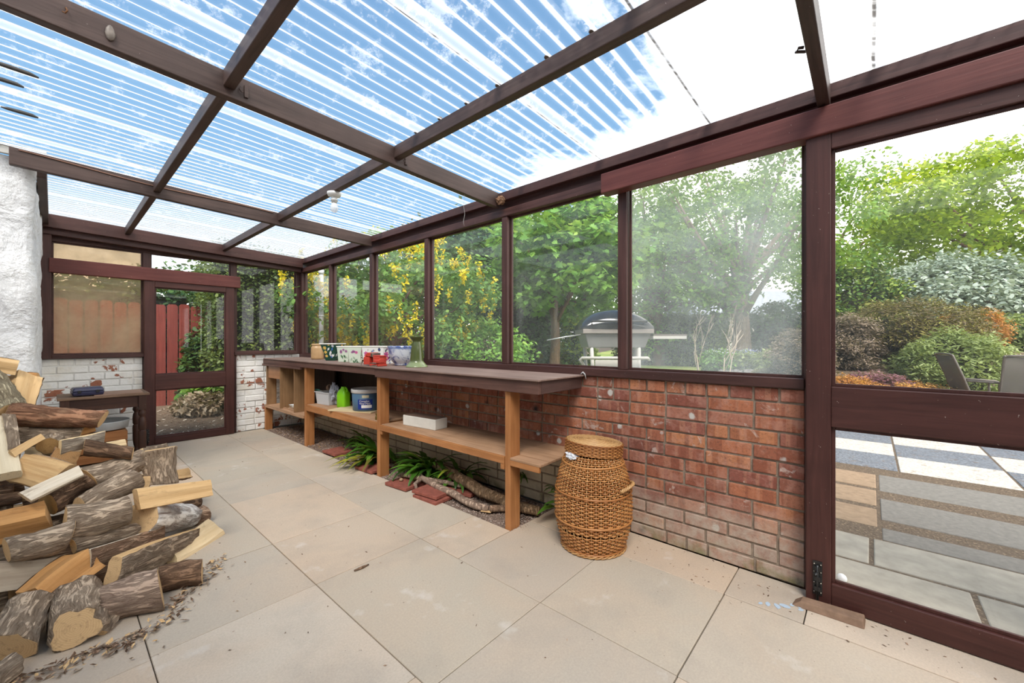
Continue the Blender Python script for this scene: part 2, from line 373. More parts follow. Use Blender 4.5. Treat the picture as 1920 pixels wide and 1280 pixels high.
struct(ow.build('wall_corner', M_RENDER), 'rough white rendered corner of the house at the far left', 'wall')
rough_slab('wall_left', -1.15, -1.0, YN, 4.3, 0, 2.46, 90, 40, 'Y', .008, M_RENDER, 'white rendered house wall along the left side behind the firewood')
rough_slab('wall_near', -1.15, 2.47, YN, YN - .12, 0, 2.4, 60, 40, 'X', .008, M_RENDER, 'white rendered wall at the near end behind the camera')
# ------------------------------------------------------------------ timber frame: every post and beam its own piece
TN = [0]
def trim(mat, label, *boxes, bevel=.004):
    TN[0] += 1; m = MB()
    for b in boxes: m.box(*b)
    return struct(m.build('trim_%d' % TN[0], mat, bevel=bevel), label, 'frame timber')
ZT = lambda x: 2.432 - .034 * x              # underside of the roof sheets
def sloped(m, x0, x1, y0, y1, h, dz=0):
    lo = [(x0, y0, ZT(x0)-h+dz), (x1, y0, ZT(x1)-h+dz), (x1, y1, ZT(x1)-h+dz), (x0, y1, ZT(x0)-h+dz)]
    hi = [(x0, y0, ZT(x0)+dz), (x1, y0, ZT(x1)+dz), (x1, y1, ZT(x1)+dz), (x0, y1, ZT(x0)+dz)]
    return m.hexa(lo, hi)
BX = wood('greyed rafter along x', B_1, B_2, 'X', bump=.35); BY = wood('greyed purlin along y', B_1, B_2, 'Y', bump=.35)
raf = [(-1.85, -1.805), (.135, .18), (2.2, 2.245), (4.15, 4.195)]
raflab = ['brown rafter behind the camera', 'brown rafter that meets the sliding door rail at the right', 'long brown rafter crossing the middle of the roof, with a hook and a grey shell stuck on it', 'brown rafter with a thin cable along it, in front of the white house corner']
for (a, b), lb in zip(raf, raflab):
    TN[0] += 1; m = MB(); sloped(m, -1.05 if a < 4 else -.19, 2.345, a, b, .115)
    struct(m.build('trim_%d' % TN[0], BX, bevel=.004), lb, 'rafter')
TN[0] += 1; m = MB(); sloped(m, -.08, 2.345, 6.03, 6.08, .13)
struct(m.build('trim_%d' % TN[0], W_X, bevel=.004), 'deep dark beam over the back wall glazing', 'beam')
TN[0] += 1; m = MB(); sloped(m, -.08, 2.345, 6.082, 6.163, .13, -.06)
struct(m.build('trim_%d' % TN[0], W_X, bevel=.004), 'recessed packing strip between back beam and window head', 'beam')
ylim = [(-1.805, .135), (.18, 2.2), (2.245, 4.15), (4.195, 6.03)]
where = ['behind the camera', 'above the camera', 'over the middle of the room', 'at the back end of the roof']
for px_, nm in ((.51, 'left'), (1.39, 'right')):
    for (a, b), wh in zip(ylim, where):
        TN[0] += 1; m = MB(); sloped(m, px_, px_ + .045, a, b, .075)
        struct(m.build('trim_%d' % TN[0], BY, bevel=.004), '%s of the two purlins between rafters, %s' % (nm, wh), 'purlin')
trim(W_Y, 'wall plate the roof sheets end on along the right side', (2.335, 2.385, YN, 6.2, 2.285, 2.352))
trim(W_Y, 'recessed dark strip under the right wall plate', (2.405, 2.44, YN, 6.2, 2.16, 2.30))
trim(W_Y, 'window head along the right wall above the panes', (2.352, 2.43, .235, 6.2, 2.165, 2.225))
trim(W_Y, 'dark wooden window sill on the red brick wall', (2.352, 2.475, .235, 6.2, .952, 1.003))
trim(W_Y, 'dark wooden window sill on the near brick wall', (2.352, 2.475, YN, -.86, .952, 1.003))
trim(W_Y, 'window head over the near right window', (2.352, 2.43, YN, .235, 2.105, 2.225))
POST = [(1.135, 1.195), (2.135, 2.195), (3.15, 3.21), (4.17, 4.23), (5.19, 5.25)]
ordn = ['first', 'second', 'third', 'fourth', 'fifth']
for (a, b), w in zip(POST, ordn):
    trim(W_Z, '%s window post along the right wall, counted from the sliding door' % w, (2.358, 2.385, a, b, 1.003, 2.165), (2.385, 2.44, a + .005, b - .005, 1.003, 2.165))
trim(W_Z, 'corner post where right wall and back wall meet', (2.30, 2.44, 6.165, 6.24, 1.003, 2.25), (2.358, 2.44, 6.10, 6.165, 1.003, 2.165))
trim(W_Z, 'door post between brick wall and sliding door', (2.37, 2.46, .17, .235, 0, 2.165))
trim(W_Z, 'door post on the near side of the sliding door', (2.37, 2.46, -.86, -.79, 0, 2.165))
trim(R_Y, 'red brown sliding door rail along the right wall', (2.268, 2.352, -1.15, 1.265, 2.104, 2.228), bevel=.006)
# panes of the right wall
WN = [0]
def window(axis, plane, a, b, z0, z1, glass, label, bead=W_Y, bw=.014, th=.004):
    WN[0] += 1; root = thing('window_%d' % WN[0], label, 'window', (0, 0, 0)); root['kind'] = 'structure'
    m = MB(); f = MB()
    def bx(mm, p, q, r0, r1, za, zb): mm.box(r0, r1, p, q, za, zb) if axis == 'Y' else mm.box(p, q, r0, r1, za, zb)
    bx(m, a + .002, b - .002, plane, plane + th, z0 + .002, z1 - .002)
    p0, p1 = plane - .016, plane - .001
    bx(f, a, a + bw, p0, p1, z0, z1); bx(f, b - bw, b, p0, p1, z0, z1); bx(f, a + bw, b - bw, p0, p1, z0, z0 + bw); bx(f, a + bw, b - bw, p0, p1, z1 - bw, z1)
    m.build('pane', glass, root); f.build('glazing_bead', bead, root, bevel=.002)
    return root
ys = [.235, 1.135, 1.195, 2.135, 2.195, 3.15, 3.21, 4.17, 4.23, 5.19, 5.25, 6.10]
gl = [G_HAZE, G_HAZE2, G_HAZE2, G_DUST, G_DUST, G_DUST]
lb = ['large hazy window next to the sliding door, looking at the bare shrub', 'window in front of the barbecue, to the left of the hazy one', 'dusty window behind the end of the bench', 'window behind the blue and white bowl and the green candlestick, full of yellow blossom', 'window behind the painted pots, yellow blossom hanging outside', 'narrow looking window in the far corner with the white downpipe outside']
for i in range(6):
    window('Y', 2.412, ys[2*i], ys[2*i+1], 1.003, 2.165, gl[i], lb[i], W_Z)
window('Y', 2.412, YN + .02, -.86, 1.003, 2.105, G_DUST, 'near window on the right wall beyond the sliding door', W_Z)
# back wall glazing
trim(W_X, 'window head along the back wall', (-.08, 2.30, 6.165, 6.235, 2.19, 2.245))
trim(W_Z, 'dark weathered post between back glazing and white corner', (-.125, -.012, 6.10, 6.235, 1.005, 2.31))
trim(W_X, 'dark sill under the milky pane', (-.012, .68, 6.125, 6.235, 1.005, 1.045))
trim(W_X, 'dark sill under the back window beside the corner post', (1.545, 2.30, 6.125, 6.235, 1.005, 1.045))
trim(W_Z, 'slim back wall post at the left edge of the door', (.67, .735, 6.165, 6.235, 0, 2.19))
trim(W_Z, 'slim back wall post at the right edge of the door', (1.51, 1.572, 6.160, 6.235, 0, 2.19))
trim(R_X, 'red brown sliding door rail across the back wall', (-.03, 1.60, 6.085, 6.163, 1.868, 2.012), bevel=.006)
window('X', 6.20, -.012, .67, 2.012, 2.19, G_MILK, 'yellowed narrow light above the milky pane', W_X)
window('X', 6.20, -.012, .67, 1.045, 1.94, G_MILK, 'milky yellowed pane left of the back door, fence showing through dimly', W_X)
window('X', 6.20, .735, 1.51, 2.012, 2.19, G_DUST, 'narrow clear light above the back door', W_X)
window('X', 6.20, 1.572, 2.30, 1.045, 2.19, G_DUST, 'back window between the door and the corner, green hedge outside', W_X)
# sliding doors
def door(name, label, axis, p0, p1, a, b, H, st, zb, zm0, zm1, zt, glass, MX, MZ):
    root = thing(name, label, 'door', (0, 0, 0)); root['kind'] = 'structure'
    def bx(mm, u0, u1, za, zb_, q0=p0, q1=p1): mm.box(q0, q1, u0, u1, za, zb_) if axis == 'Y' else mm.box(u0, u1, q0, q1, za, zb_)
    for u0, u1 in ((a, a + st), (b - st, b)):
        m = MB(); bx(m, u0, u1, .004, H); m.build('stile', MZ, root, bevel=.004)
    for nm, z0, z1 in (('bottom_rail', .004, zb), ('middle_rail', zm0, zm1), ('top_rail', zt, H)):
        m = MB(); bx(m, a + st, b - st, z0, z1); m.build(nm, MX, root, bevel=.004)
    for z0, z1 in ((zb, zm0), (zm1, zt)):
        m = MB(); q = (p0 + p1) / 2 + .004; bx(m, a + st - .004, b - st + .004, z0 - .004, z1 + .004, q, q + .004); m.build('pane', glass, root)
        f = MB()
        for u0, u1, za, zz in ((a+st, a+st+.014, z0, z1), (b-st-.014, b-st, z0, z1), (a+st+.014, b-st-.014, z0, z0+.014), (a+st+.014, b-st-.014, z1-.014, z1)):
            bx(f, u0, u1, za, zz, q - .014, q - .001)
        f.build('glazing_bead', MZ, root, bevel=.002)
    return root
def bolt(parent, M):
    m = MB(); m.obox(M @ TR(0, 0, 0), .034, .006, .15)
    for dx in (-.012, .012):
        for dz in (-.062, -.02, .028, .062): m.lathe([(0, 0), (.0035, .001), (.0025, .004), (0, .0045)], n=8, M=M @ TR(dx, -.003, dz, 0, PI/2), mat=1)
    for dz in (-.045, 0, .045): m.obox(M @ TR(0, -.008, dz), .022, .014, .018)
    m.tube([M @ Vector((0, -.010, -.095)), M @ Vector((0, -.010, .06))], .0055, 8); m.tube([M @ Vector((0, -.010, .03)), M @ Vector((-.004, -.036, .03))], .004, 8)
    m.lathe([(0, 0), (.007, .003), (.007, .008), (0, .011)], n=10, M=M @ TR(-.004, -.034, .03, 0, PI/2))
    return m.build('door_bolt', [plain('black enamelled iron', (.012, .012, .012), .4, .5), plain('rusty steel screw', (.45, .40, .33), .4, .5, 1.)], parent)
d1 = door('door_1', 'brown half glazed sliding door in the back wall, seen shut', 'X', 6.10, 6.155, .675, 1.535, 1.87, .09, .085, .628, .80, 1.80, G_CLEAN, D_X, D_Z)
tag(bolt(d1, TR(.70, 6.098, .115)), 'black slide bolt low on the back door')
d2 = door('door_2', 'dark brown sliding door at the right edge, opening onto the paved terrace', 'Y', 2.285, 2.34, -.79, .222, 2.11, .092, .106, .80, .98, 2.035, G_CLEAN, D_Y, D_Z)
tag(bolt(d2, TR(2.283, .178, .115, -PI/2)), 'black slide bolt low on the right hand door')
# ------------------------------------------------------------------ roof of corrugated sheets
ceil = thing('ceiling', 'clear corrugated plastic roof of the lean-to', 'roof', (0, 0, 0)); ceil['kind'] = 'structure'
PITCH, AMP = .0733, .0095
y0 = YN - .05; k = 0
while y0 < 6.25:
    y1 = min(y0 + .66 + .05, 6.30); nyy = max(2, int((y1 - y0) / PITCH * 10)); vs = []
    xl = -1.1 if y0 < 3.55 else -.17
    xs = np.linspace(xl, 2.47, 5)
    for i in range(nyy + 1):
        y = y0 + (y1 - y0) * i / nyy
        for x in xs: vs.append((x, y, ZT(x) + AMP + .002 + AMP * math.sin(2 * PI * y / PITCH) + (.0015 if k % 2 else 0)))
    m = MB(); q = len(xs); m.add(vs, [(i*q+j, i*q+j+1, (i+1)*q+j+1, (i+1)*q+j) for i in range(nyy) for j in range(q-1)], 0, .5, True)
    m.build('roof_sheet', M_ROOF, ceil); y0 += .66; k += 1
# eave of the house roof meeting the lean-to at the left
m = MB(); m.box(-1.0, -.03, 4.20, 4.34, 2.455, 2.47, 0); m.box(-1.0, -.04, 4.215, 4.24, 2.405, 2.455, 0)
struct(m.build('trim_90', plain('aged white board', (.55, .53, .49), .7), bevel=.003), 'pale eave board of the house above the white corner', 'eave')

TN[0] = 91; TN[0] += 1; m = MB(); sloped(m, -.08, -.03, 4.345, 6.03, .11)
struct(m.build('trim_%d' % TN[0], BY, bevel=.004), 'short dark timber along the top of the white house corner', 'purlin')
CAPM = plain('rusty roof screw cap', (.16, .11, .085), .7, .3, var=.4)
for k, (x, y) in enumerate([(1.4125, y_) for y_ in (.55, .85, 1.06, 1.36, 1.58, 1.80, 2.02)] + [(.5325, y_) for y_ in (2.6, 3.05, 3.5, 3.9)]):
    yy = round((y/PITCH - .25))*PITCH + .25*PITCH
    m = MB(); m.lathe([(.013, 0), (.015, .003), (.012, .010), (.004, .013)], n=14); tag(m.build('roof_screw', CAPM, loc=(x, yy, ZT(x) + 2*AMP + .001)), 'rusty screw cap holding the corrugated sheet down on a purlin', 'screw', 'screw caps on the roof sheets')
# ------------------------------------------------------------------ workbench along the brick wall
BT = .958
M_TOP = wood('worn brown bench top', (.17, .105, .082), (.31, .215, .175), 'Y', rough=.7, bump=.2)
M_APR = wood('dark scuffed apron board', (.070, .032, .024), (.15, .075, .056), 'Y', rough=.6)
M_APX = wood('dark scuffed apron end', (.055, .027, .022), (.11, .058, .047), 'X', rough=.6)
M_SHELF = wood('dusty shelf board', (.29, .16, .085), (.49, .30, .18), 'Y', rough=.75)
M_DARKPLY = wood('dark board', (.02, .011, .008), (.045, .024, .016), 'Z', rough=.8)
M_BROWNPLY = wood('brown divider board', (.20, .105, .045), (.33, .19, .09), 'Z', rough=.7)
wbn = thing('workbench', 'long wooden workbench with a dark top and orange pine legs against the brick wall', 'workbench', (1.87, 3.8, 0))
def wpart(name, mat, boxes, bevel=.003, parent=wbn, off=(1.87, 3.8, 0)):
    m = MB()
    for b in boxes: m.box(b[0]-off[0], b[1]-off[0], b[2]-off[1], b[3]-off[1], b[4]-off[2], b[5]-off[2])
    return m.build(name, mat, parent, bevel=bevel)
wpart('bench_top', M_TOP, [(1.855, 2.35, 1.435, 3.262, BT-.012, BT), (1.86, 2.35, 3.265, 6.08, BT-.012, BT+.002)])
wpart('apron', M_APR, [(1.87, 1.90, 1.45, 3.262, .868, BT-.012)]); wpart('apron', M_APR, [(1.87, 1.90, 3.265, 6.13, .885, BT-.012)])
wpart('apron', M_APX, [(1.90, 2.345, 1.45, 1.48, .868, BT-.012)])
wpart('rail', M_APR, [(1.862, 1.895, 4.88, 6.14, .858, .884)])
for i, (y0, y1) in enumerate(((1.685, 1.73), (3.215, 3.262), (4.775, 4.825), (6.085, 6.135))):
    wpart('leg', P_Z, [(1.89, 1.985, y0, y1, -.04, .868 if i < 2 else .885)] if i != 3 else [(1.89, 1.975, y0, y1, -.04, .30)], bevel=.004)
s1 = wpart('shelf', M_SHELF, [(1.905, 2.34, 1.735, 2.42, .440, .456), (1.905, 2.34, 2.423, 3.21, .440, .456), (1.99, 2.34, 1.45, 1.735, .440, .456), (1.885, 1.99, 1.445, 1.683, .440, .456)])
wpart('shelf_rail', wood('orange shelf edge', PINE1, PINE2, 'Y'), [(1.885, 1.905, 1.735, 3.21, .405, .452), (1.885, 1.905, 1.455, 1.683, .405, .44)])
wpart('shelf_bearer', P_X, [(1.885, 2.34, 1.735, 1.765, .37, .405)]); wpart('shelf_bearer', P_X, [(1.89, 2.34, 3.18, 3.21, .37, .405)])
wpart('shelf', M_SHELF, [(1.905, 2.34, 3.265, 4.772, .452, .470)])
wpart('shelf_rail', P_Y, [(1.888, 1.905, 3.265, 4.772, .40, .468)])
wpart('shelf_bearer', P_X, [(1.905, 2.34, 3.27, 3.30, .40, .452)]); wpart('shelf_bearer', P_X, [(1.905, 2.34, 4.74, 4.772, .40, .452)])
wpart('cabinet_floor', M_SHELF, [(1.875, 2.34, 4.83, 6.08, .302, .338)])
wpart('wall_batten', M_APR, [(2.315, 2.345, 1.485, 6.08, .89, .943)])
wpart('cabinet_back', M_DARKPLY, [(2.325, 2.345, 3.9, 6.08, .475, .88)])
wpart('cabinet_back', M_DARKPLY, [(2.24, 2.26, 4.83, 6.08, .342, .88)])
for y, d in ((5.10, .14), (5.545, .22), (6.03, .12)):
    wpart('divider', M_BROWNPLY, [(1.885, 1.885 + d, y, y + .022, .338, .885)])
wpart('divider', M_BROWNPLY, [(2.1, 2.12, 5.57, 6.02, .338, .70)])
wpart('drawer_box', wood('orange drawer front', (.30, .13, .05), (.46, .22, .10), 'Y'), [(1.895, 2.10, 5.60, 6.005, .70, .86)])
# ------------------------------------------------------------------ objects on the bench
def lathe_thing(name, label, cat, x, y, z, prof, mat, n=32, group=None, **kw):
    m = MB(); m.lathe(prof, n=n, **kw); o = m.build(name, mat, loc=(x, y, z)); return tag(o, label, cat, group)
M_STONEWARE = plain('tan salt glaze stoneware', (.50, .31, .15), .35, .5, var=.15, scale=20)
lathe_thing('stoneware_jar', 'tan stoneware jar at the far end of the bench', 'jar', 2.165, 5.13, BT+.002,
            [(.062, 0), (.07, .004), (.072, .02), (.073, .13), (.070, .15), (.062, .160), (.060, .168), (.067, .175), (.068, .19), (.060, .193), (.054, .185), (.056, .15), (.064, .12), (.062, .012)], M_STONEWARE, cap=True)
def mat_pattern(name, base, blobs, scale=24, rough=.2):
    """hand painted glaze: base colour with scattered blobs of colour (thresholded cells)"""
    m, nt = new_mat(name); n = N(nt); o = n.obj(); c = base
    for i, (col, th, sc) in enumerate(blobs):
        vo = n.n('TexVoronoi'); vo.inputs['Scale'].default_value = sc
        wv = n.n('VectorMath', operation='ADD'); nn = n.n('TexNoise'); nn.inputs['Scale'].default_value = 30; n.l(o, nn.inputs['Vector'])
        sm = n.n('VectorMath', operation='SCALE'); sm.inputs['Scale'].default_value = .02; n.l(nn.outputs['Color'], sm.inputs[0])
        n.l(n.mapv(o, (1, 1, 1), (i * 3.1, i * 1.7, i * .9)), wv.inputs[0]); n.l(sm.outputs[0], wv.inputs[1]); n.l(wv.outputs[0], vo.inputs['Vector'])
        f = n.ramp(vo.outputs['Distance'], [(th - .04, 1.), (th, 0.)]); c = n.mix(f, c, col)
    n.done(n.pbsdf(c, rough, None, .5)); return m
def square_pot(name, label, x, y, z, rz, b, t, h, mat, rim, rimmat, sy=1., group=None):
    r = thing(name, label, 'plant pot', (x, y, z), rz, group); m = MB()
    def ring(q, zz): return [(-q, -q*sy, zz), (q, -q*sy, zz), (q, q*sy, zz), (-q, q*sy, zz)]
    prof = [(b, 0), (t, h), (t - .009, h), (b - .008, .012)]
    vs = [p for q, zz in prof for p in ring(q, zz)]
    fs = [(i*4+k, i*4+(k+1) % 4, (i+1)*4+(k+1) % 4, (i+1)*4+k) for i in range(3) for k in range(4)] + [(3, 2, 1, 0), (12, 13, 14, 15)]
    m.add(vs, fs); m.build('pot_body', mat, r, bevel=.004)
    e = MB(); q = t + rim; qi = t - .008
    vs = ring(t - .002, h - .012) + ring(q, h - .006) + ring(q, h + .004) + ring(qi, h + .004) + ring(qi, h - .012)
    e.add(vs, [(i*4+k, i*4+(k+1) % 4, ((i+1) % 5)*4+(k+1) % 4, ((i+1) % 5)*4+k) for i in range(5) for k in range(4)]); e.build('rim', rimmat, r, bevel=.002)
    return r
GL_WH = plain('cream white glaze', (.78, .77, .70), .2, .5, var=.05)
DARKGREEN = plain('dark green glaze', (.012, .07, .045), .15, .6, var=.2)
def flower(m, M, r, petals, matp, matc):
    """painted relief flower lying on local XY"""
    for k in range(petals):
        a = 2*PI*k/petals; P = M @ Matrix.Rotation(a, 4, 'Z')
        m.prism([(r*.15, 0), (r*.5, -r*.26), (r, -r*.12), (r, r*.12), (r*.5, r*.26)], P, .0012, matp)
    m.prism([(r*.28*math.cos(k*PI/4), r*.28*math.sin(k*PI/4)) for k in range(8)], M, .0018, matc)
def leafmark(m, M, L, w, mat): m.prism([(0, 0), (L*.4, -w), (L, 0), (L*.4, w)], M, .001, mat)
PA = {k: plain('paint ' + k, c, .25, .5, var=.05) for k, c in dict(orange=(.85, .35, .05), yellow=(.85, .62, .15), blue=(.05, .16, .52), pink=(.62, .10, .28), plum=(.30, .10, .25), leaf=(.10, .20, .10), ink=(.03, .03, .08), white=(.8, .8, .78), sage=(.32, .40, .30)).items()}
def face_decor(root, name, mats, items, b, t, h, side, sy=1.):
    """items: (kind, u, v, size, angle, mats) on a tapered face; u -1..1, v 0..1"""
    m = MB(); tilt = math.atan2(t - b, h)
    for kind, u, v, sz, an, a, c in items:
        q = b + (t - b) * v
        base = Matrix.Rotation(side, 4, 'Z') @ Matrix.Translation((u * q, -(q if side in (0, PI) or sy == 1 else q) * (sy if side in (0, PI) else 1) - .0006, v * h))
        M = base @ Matrix.Rotation(PI/2 + tilt, 4, 'X') @ Matrix.Rotation(an, 4, 'Z')
        if kind == 'f': flower(m, M, sz, 6, a, c)
        else: leafmark(m, M, sz, sz * .22, a)
    return m.build(name, mats, root)
# talavera style pot with its saucer
tx, ty = 2.15, 4.68
gp = square_pot('painted_planter', 'tall square green pot painted with orange flowers, in its own dark green saucer', tx, ty, BT+.02, .62, .052, .100, .178, DARKGREEN, .006, GL_WH)
sm_ = MB(); sm_.lathe([(.072, -.018), (.088, .016), (.082, .016), (.072, -.010)], n=4, rot=PI/4, smooth=False); sm_.lathe([(.07, -.018), (.07, -.002)], n=4, rot=PI/4, smooth=False)
for v in sm_.v: pass
sm_.v = [(x*1.05, y*1.05, z) for x, y, z in sm_.v]; sm_.build('saucer', DARKGREEN, gp, bevel=.003)
deco = [PA['orange'], PA['yellow'], PA['blue'], PA['white'], PA['ink'], PA['leaf']]
it = [('f', -.55, .72, .022, 0, 1, 0), ('f', -.6, .45, .020, .3, 1, 0), ('f', -.62, .2, .018, .6, 1, 0), ('l', .1, .75, .05, -2.2, 3, 0), ('l', .3, .55, .06, -1.9, 3, 0), ('l', .0, .4, .05, -1.2, 3, 0), ('l', .5, .35, .05, -1.7, 3, 0), ('l', .25, .25, .045, -1.4, 2, 0), ('l', .55, .75, .045, -2.0, 2, 0), ('f', .55, .85, .016, 0, 3, 2), ('l', .7, .15, .04, 1.2, 3, 0), ('l', -.1, .9, .03, 0, 1, 0)]
face_decor(gp, 'painted_flowers', deco, it, .052, .100, .178, -PI/2)
it2 = [('f', .35, .80, .030, 0, 0, 3), ('f', -.4, .72, .030, .3, 2, 3), ('l', .6, .6, .05, -1.8, 3, 0), ('l', -.1, .5, .06, -1.4, 2, 0), ('f', .0, .35, .026, 0, 3, 2), ('l', -.6, .35, .045, -1.4, 3, 0), ('l', .5, .25, .05, -1.9, 1, 0), ('l', .0, .92, .035, .2, 4, 0)]
face_decor(gp, 'painted_flowers', deco, it2, .052, .100, .178, 0)
PALE = plain('pale grey green glaze', (.56, .61, .50), .25, .5, var=.06)
wild = [PA['plum'], PA['pink'], PA['sage'], PA['leaf']]
def wildflowers(root, b, t, h, seed, sides=(-PI/2, 0)):
    rr = random.Random(seed)
    for sd_ in sides:
        its = [('f', rr.uniform(-.6, .6), rr.uniform(.6, .8), rr.uniform(.012, .018), rr.random(), rr.choice((0, 1)), 0) for _ in range(4)]
        its += [('l', rr.uniform(-.6, .6), rr.uniform(.08, .5), rr.uniform(.03, .05), rr.uniform(-2.2, -.9) + PI * 0, rr.choice((2, 3)), 0) for _ in range(9)]
        face_decor(root, 'painted_flowers', wild, its, b, t, h, sd_)
p1_ = square_pot('floral_planter', 'pale green pot with faint wildflowers, right beside the dark green saucer', 2.105, 4.26, BT+.002, .55, .058, .070, .168, PALE, .004, GL_WH); wildflowers(p1_, .058, .070, .168, 3)
p2_ = square_pot('floral_planter', 'pale green pot with pink wildflowers, next to the white trough', 2.10, 4.02, BT+.002, .75, .056, .068, .170, PALE, .004, GL_WH); wildflowers(p2_, .056, .068, .170, 9)
WG = plain('bright white glaze', (.80, .79, .74), .18, .5, var=.04)
p3_ = square_pot('painted_trough', 'white trough with bold pink and black flowers behind the red vice', 2.16, 3.69, BT+.002, .15, .072, .080, .172, WG, .004, GL_WH, sy=2.05)
bold = [PA['pink'], PA['plum'], PA['ink'], PA['leaf'], PA['yellow'], PA['blue']]
rr = random.Random(4)
def trough_face(root, side, half, dist, b, t, h):
    m = MB(); tilt = math.atan2(t - b, h)
    its = [('f', -.75, .55, .030, 0, 0, 1), ('f', -.55, .34, .026, .4, 0, 4), ('f', .8, .85, .02, .2, 2, 5), ('f', .85, .3, .026, 0, 0, 4), ('f', .3, .5, .024, 0, 1, 4)]
    its += [('l', rr.uniform(-.95, .95), rr.uniform(.06, .95), rr.uniform(.018, .034), rr.uniform(0, 6), rr.choice((2, 2, 3, 5, 1)), 0) for _ in range(34)]
    for kind, u, v, sz, an, a, c in its:
        M = Matrix.Rotation(side, 4, 'Z') @ Matrix.Translation((u * half, -(dist + (t-b)*v*(dist/b)) - .0008, min(v * h, h - .03))) @ Matrix.Rotation(PI/2 + math.atan2((t-b)*dist/b, h), 4, 'X') @ Matrix.Rotation(an, 4, 'Z')
        if kind == 'f': flower(m, M, sz, 7, a, c)
        else: leafmark(m, M, sz, sz*.25, a)
    m.build('painted_flowers', bold, root)
trough_face(p3_, -PI/2, .13, .072, .072, .080, .172); trough_face(p3_, 0, .055, .072*2.05, .072, .080, .172)
# blue and white bowl
def mat_bw():
    m, nt = new_mat('blue and white glaze'); n = N(nt); o = n.obj(); s = n.sep(o)
    a = n.noise(o, 9, 5, .7, 1.2); c = n.mix(n.ramp(a, [(.46, 0.), (.57, 1.)]), (.60, .62, .67), (.05, .085, .28))
    b2 = n.noise(n.mapv(o, (1, 1, 1), (5, 2, 1)), 5, 4, .6, 1.); c = n.mix(n.math('MULTIPLY', n.ramp(b2, [(.55, 0.), (.62, 1.)]), .55), c, (.30, .37, .55))
    band = n.ramp(s[2], [(.150, 0.), (.154, 1.), (.166, 1.), (.169, 0.)]); c = n.mix(n.math('MULTIPLY', band, .8), c, (.12, .18, .38))
    n.done(n.pbsdf(c, .12, None, .6)); return m
bw = MB(); prof = [(.088, 0), (.096, .006), (.09, .016), (.108, .03), (.134, .07), (.146, .11), (.149, .15), (.155, .172), (.155, .178), (.147, .178), (.141, .15), (.137, .11), (.125, .07), (.09, .03)]
bw.lathe(prof, n=48); bwo = tag(bw.build('planter_bowl', mat_bw(), loc=(2.165, 3.245, BT+.002)), 'wide blue and white glazed bowl behind the green candlestick', 'bowl')
for sgn in (-1, 1):
    hr = MB()
    pts = [(sgn*.150*math.sin(.0) + .04*math.cos(t), sgn*(.146 + .012*math.sin(t)), .115 + .04*math.sin(t)) for t in [k*PI/8 for k in range(9)]]
    hr.tube(pts, .006, 8); hr.build('handle', plain('blue rimmed handle', (.25, .32, .5), .2), bwo)
def mat_olive():
    m, nt = new_mat('olive green glaze'); n = N(nt); o = n.obj()
    f = n.noise(n.mapv(o, (26, 26, 2)), 1.2, 4, .6); c = n.mix(f, (.028, .042, .008), (.11, .13, .032))
    c = n.mix(n.ramp(n.sep(o)[2], [(.035, 1.), (.055, 0.)]), c, (.20, .24, .11)); n.done(n.pbsdf(c, .14, None, .6)); return m
lathe_thing('candlestick', 'olive green glazed pottery candlestick with a flared dark cup', 'candlestick', 2.10, 2.965, BT,
            [(.095, 0), (.096, .006), (.088, .013), (.072, .03), (.064, .042), (.058, .05), (.056, .07), (.052, .13), (.044, .185), (.037, .215), (.034, .222), (.042, .234), (.058, .252), (.066, .264), (.064, .268), (.046, .248), (.030, .238)], mat_olive(), n=40)
# red vice on the bench edge
RED = plain('chipped red enamel', (.52, .05, .028), .4, .45, var=.2, scale=30); STEEL = plain('worn steel', (.42, .37, .30), .4, .5, 1., var=.3)
vi = thing('bench_vice', 'red bench vice clamped to the front edge of the bench', 'vice', (1.935, 3.36, BT), .12)
m = MB(); m.box(-.045, .05, -.10, .03, 0, .018); m.box(-.035, .045, -.095, -.005, .018, .085); m.box(-.03, .04, -.10, .0, .085, .098)
m.prism([(-.085, .03), (-.02, .03), (-.02, .07), (-.06, .07), (-.085, .055)], TR(.04, -.03, 0, 0, PI/2, 0) @ TR(0, 0, 0), .07); m.build('fixed_jaw', RED, vi, bevel=.005)
m = MB(); m.box(-.035, .045, .045, .13, .012, .08)
for k in range(8):
    a0, a1 = k*PI/14, (k+1)*PI/14; R_ = .06
    m.hexa([(-.03, .07-R_*math.cos(a0)*-1-.0, .06+.06*math.sin(a0)), (.04, .07+R_*math.cos(a0), .06+.06*math.sin(a0)), (.04, .07+R_*.55*math.cos(a0), .06+.045*math.sin(a0)), (-.03, .07+R_*.55*math.cos(a0), .06+.045*math.sin(a0))],
           [(-.03, .07+R_*math.cos(a1), .06+.06*math.sin(a1)), (.04, .07+R_*math.cos(a1), .06+.06*math.sin(a1)), (.04, .07+R_*.55*math.cos(a1), .06+.045*math.sin(a1)), (-.03, .07+R_*.55*math.cos(a1), .06+.045*math.sin(a1))])
m.box(-.035, .045, .018, .08, .085, .122); m.build('moving_jaw', RED, vi, bevel=.005)
m = MB(); m.box(-.04, .05, -.004, .004, .085, .118); m.box(-.04, .05, .012, .02, .085, .118)
m.tube([(.005, -.07, .05), (.005, .19, .05)], .010, 10); m.build('jaw_plates', STEEL, vi, bevel=.002)
m = MB(); m.lathe([(.014, 0), (.017, .006), (.017, .03), (.012, .036)], n=16, M=TR(.005, .175, .05, 0, -PI/2)); m.tube([(-.012, .192, .075), (-.024, .194, -.06)], .0055, 8)
for p in ((-.0115, .192, .078), (-.0245, .194, -.063)): m.lathe([(0, -.009), (.008, -.005), (.009, 0), (.008, .005), (0, .009)], n=10, c=p)
m.build('handle', STEEL, vi)
m = MB(); m.tube([(-.042, -.055, .03), (-.075, -.055, .03)], .007, 8); m.tube([(-.07, -.10, .03), (-.07, -.01, .03)], .004, 8)
